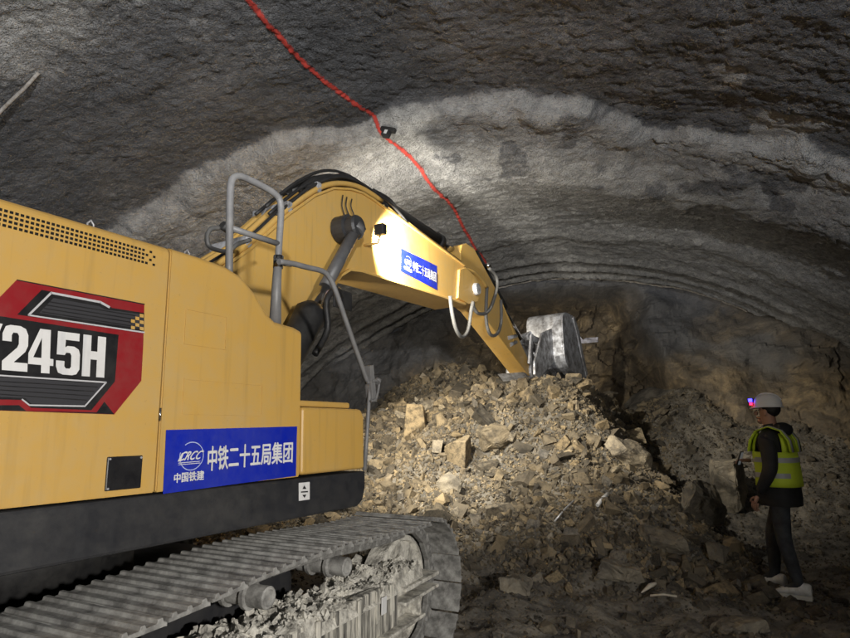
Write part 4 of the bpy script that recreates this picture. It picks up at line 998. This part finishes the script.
link('jacket_hem', MB().add(V, F, 0, True).mesh('jacket_hem', M['jacket']), body)
V, F = loft([(.965, .186, .230, .0), (1.02, .183, .226, .0), (1.12, .178, .220, .0), (1.22, .178, .222, .01), (1.28, .176, .219, .012)])
# chest and back panels between the armholes
for t_lo, t_hi in ((-52, 52), (128, 232)):
    b0 = len(V); nn = 9; rr_ = [(1.28, .176, .219), (1.34, .170, .205), (1.40, .155, .185), (1.45, .130, .165)]
    for (z, rx, ry) in rr_:
        for k in range(nn):
            t = R_(t_lo+(t_hi-t_lo)*k/(nn-1)); V.append((.012+rx*math.copysign(abs(math.cos(t))**.8, math.cos(t)), ry*math.copysign(abs(math.sin(t))**.8, math.sin(t)), z))
    F += [(b0+i*nn+k, b0+i*nn+k+1, b0+(i+1)*nn+k+1, b0+(i+1)*nn+k) for i in range(len(rr_)-1) for k in range(nn-1)]
vest = link('vest', MB().add(V, F, 0, True).mesh('vest', M['vest']), per); vest.modifiers.new('s', 'SOLIDIFY').thickness = .008
for z0, z1 in ((1.045, 1.09), (1.185, 1.23)):
    r_ = lambda z: np.interp(z, [.935, 1.02, 1.12, 1.22, 1.28], [.186, .183, .178, .178, .176])+.004
    V, F = loft([(z0, r_(z0), r_(z0)+.043, .005), (z1, r_(z1), r_(z1)+.043, .005)])
    link('reflective_band', MB().add(V, F, 0, True).mesh('reflective_band', M['reflect']), vest)
for sg in (-1, 1):           # shoulder straps with a reflective stripe
    def strap(w, off, m, nm, par):
        path = [(-.160, .11, 1.28), (-.150, .115, 1.38), (-.10, .12, 1.465), (.0, .122, 1.503), (.105, .118, 1.465), (.16, .115, 1.38), (.182, .11, 1.28)]
        V = []; F = []
        for i, (x, y, z) in enumerate(path):
            d = Vector((x, 0, z-1.28)); d = d/(d.length+1e-6)*off
            for e in (-w, w): V.append((x+d.x, sg*(y+e), z+d.z))
        for i in range(len(path)-1): F.append((i*2, i*2+1, i*2+3, i*2+2))
        o = link(nm, MB().add(V, F, 0, True).mesh(nm, M[m]), par); o.modifiers.new('s', 'SOLIDIFY').thickness = .006; return o
    st = strap(.068, .012, 'vest', 'vest_strap', vest); strap(.022, .020, 'reflect', 'reflective_stripe', vest)
bm2 = bmesh.new(); bmesh.ops.create_icosphere(bm2, subdivisions=3, radius=1, matrix=Matrix.Translation((-.075, 0, 1.485)) @ Matrix.Diagonal((.085, .125, .07, 1)))
hme = bpy.data.meshes.new('hood'); bm2.to_mesh(hme); bm2.free(); hme.materials.append(M['jacket'])
for p in hme.polygons: p.use_smooth = True
link('jacket_hood', hme, body)
bm2 = bmesh.new(); bmesh.ops.create_icosphere(bm2, subdivisions=3, radius=1, matrix=Matrix.Translation((.012, 0, 1.685)) @ Matrix.Diagonal((.092, .083, .085, 1)))
hme = bpy.data.meshes.new('hair'); bm2.to_mesh(hme); bm2.free(); hme.materials.append(M['hair']); link('hair', hme, body)
# shoes
def shoe(ax, ay, az, yaw, pitch):
    o = bpy.data.objects.new('shoe', None); 
    prof = [(-.09, .0, .036, .12), (-.075, .0, .043, .13), (-.02, .0, .046, .135), (.04, .002, .047, .112), (.10, .003, .051, .085), (.15, .0, .046, .068), (.185, -.004, .030, .050)]
    V = []; F = []; n = 12
    for (x, cy, w, h) in prof:
        for k in range(n):
            t = 2*math.pi*k/n; V.append((x, cy+w*math.cos(t), .028+(h-.02)*(.5+.5*math.sin(t))))
    for i in range(len(prof)-1):
        for k in range(n): F.append((i*n+k, i*n+(k+1) % n, (i+1)*n+(k+1) % n, (i+1)*n+k))
    F += [tuple(range(n))[::-1], tuple((len(prof)-1)*n+k for k in range(n))]
    o = link('shoe', MB().add(V, F, 0, True).mesh('shoe', M['shoe']), per); o.location = (ax, ay, az); o.rotation_euler = (0, pitch, yaw)
    sp = [(-.092, .036), (-.06, .046), (0, .045), (.09, .052), (.15, .049), (.192, .026), (.198, 0), (.192, -.026), (.15, -.049), (.09, -.052), (0, -.045), (-.06, -.046), (-.092, -.036)]
    nn = len(sp); V = [(x, y, 0) for x, y in sp]+[(x*1.0, y*.98, .034) for x, y in sp]
    link('sole', MB().add(V, [tuple(range(nn))[::-1], tuple(range(nn, 2*nn))]+[(i, (i+1) % nn, (i+1) % nn+nn, i+nn) for i in range(nn)]).mesh('sole', M['sole'], .006), o)
    lc = MB()
    for k in range(4): lc.tube([(.02+k*.022, -.022, .115-k*.012), (.028+k*.022, .0, .122-k*.012), (.036+k*.022, .022, .115-k*.012)], .004, 5)
    link('lace', lc.mesh('lace', M['white']), o)
shoe(-.11, .13, .005, R_(8), R_(0)); shoe(.16, -.12, .005, R_(-8), R_(0))
# helmet
V = []; F = []; n = 32; rings = [(0.0, 1.0), (.25, .985), (.5, .93), (.72, .80), (.88, .58), (.97, .30), (1.0, .02)]
for (h, r) in rings:
    for k in range(n):
        t = 2*math.pi*k/n; ridge = .006*math.exp(-(math.sin(t)/.18)**2)*(h > .2)
        V.append((.03+.128*r*math.cos(t), .112*r*math.sin(t), 1.705+.125*h+ridge*(1 if h < .99 else 0)))
for i in range(len(rings)-1):
    for k in range(n): F.append((i*n+k, i*n+(k+1) % n, (i+1)*n+(k+1) % n, (i+1)*n+k))
hel = link('helmet', MB().add(V, F, 0, True).mesh('helmet', M['helmet']), per)
V = []; F = []
for (r, z) in ((1.0, 1.712), (1.06, 1.704), (1.075, 1.697), (.97, 1.70)):
    for k in range(n):
        t = 2*math.pi*k/n; fr_ = 1+.18*max(0, math.cos(t))**3*(r > 1.01); V.append((.03+.130*r*fr_*math.cos(t), .114*r*math.sin(t), z-.012*max(0, math.cos(t))*(r > 1.01)))
for i in range(3):
    for k in range(n): F.append((i*n+k, i*n+(k+1) % n, (i+1)*n+(k+1) % n, (i+1)*n+k))
link('brim', MB().add(V, F, 0, True).mesh('brim', M['helmet']), hel)
link('ridge', MB().tube([(.145, 0, 1.765), (.10, 0, 1.815), (.03, 0, 1.835), (-.05, 0, 1.812), (-.09, 0, 1.765)], .010, 8, sub=4).mesh('ridge', M['helmet']), hel)
link('headlamp', MB().box((.135, .015, 1.722), (.185, .068, 1.79)).mesh('headlamp', M['black'], .008), hel)
link('blue_light', MB().box((.140, .069, 1.752), (.175, .075, 1.785)).mesh('blue_light', M['led_blue'], .003), hel)
link('red_light', MB().box((.140, .069, 1.722), (.168, .075, 1.745)).mesh('red_light', M['led_red'], .003), hel)
# phone held in the reaching hand
ph = link('phone', MB().box((-.006, -.038, -.075), (.006, .038, .075)).mesh('phone', [M['dblack']], .004)); ph.matrix_world = Matrix.Translation(per.location) @ Euler((0, 0, FACE)).to_matrix().to_4x4() @ Matrix.Translation((.385, -.158, 1.195)) @ Euler((0, R_(-20), 0)).to_matrix().to_4x4()
link('screen', MB().box((-.0075, -.032, -.066), (-.0062, .032, .066)).mesh('screen', M['phone']), ph)
tag(ph, 'small phone held out in front by the person in the vest', 'phone')
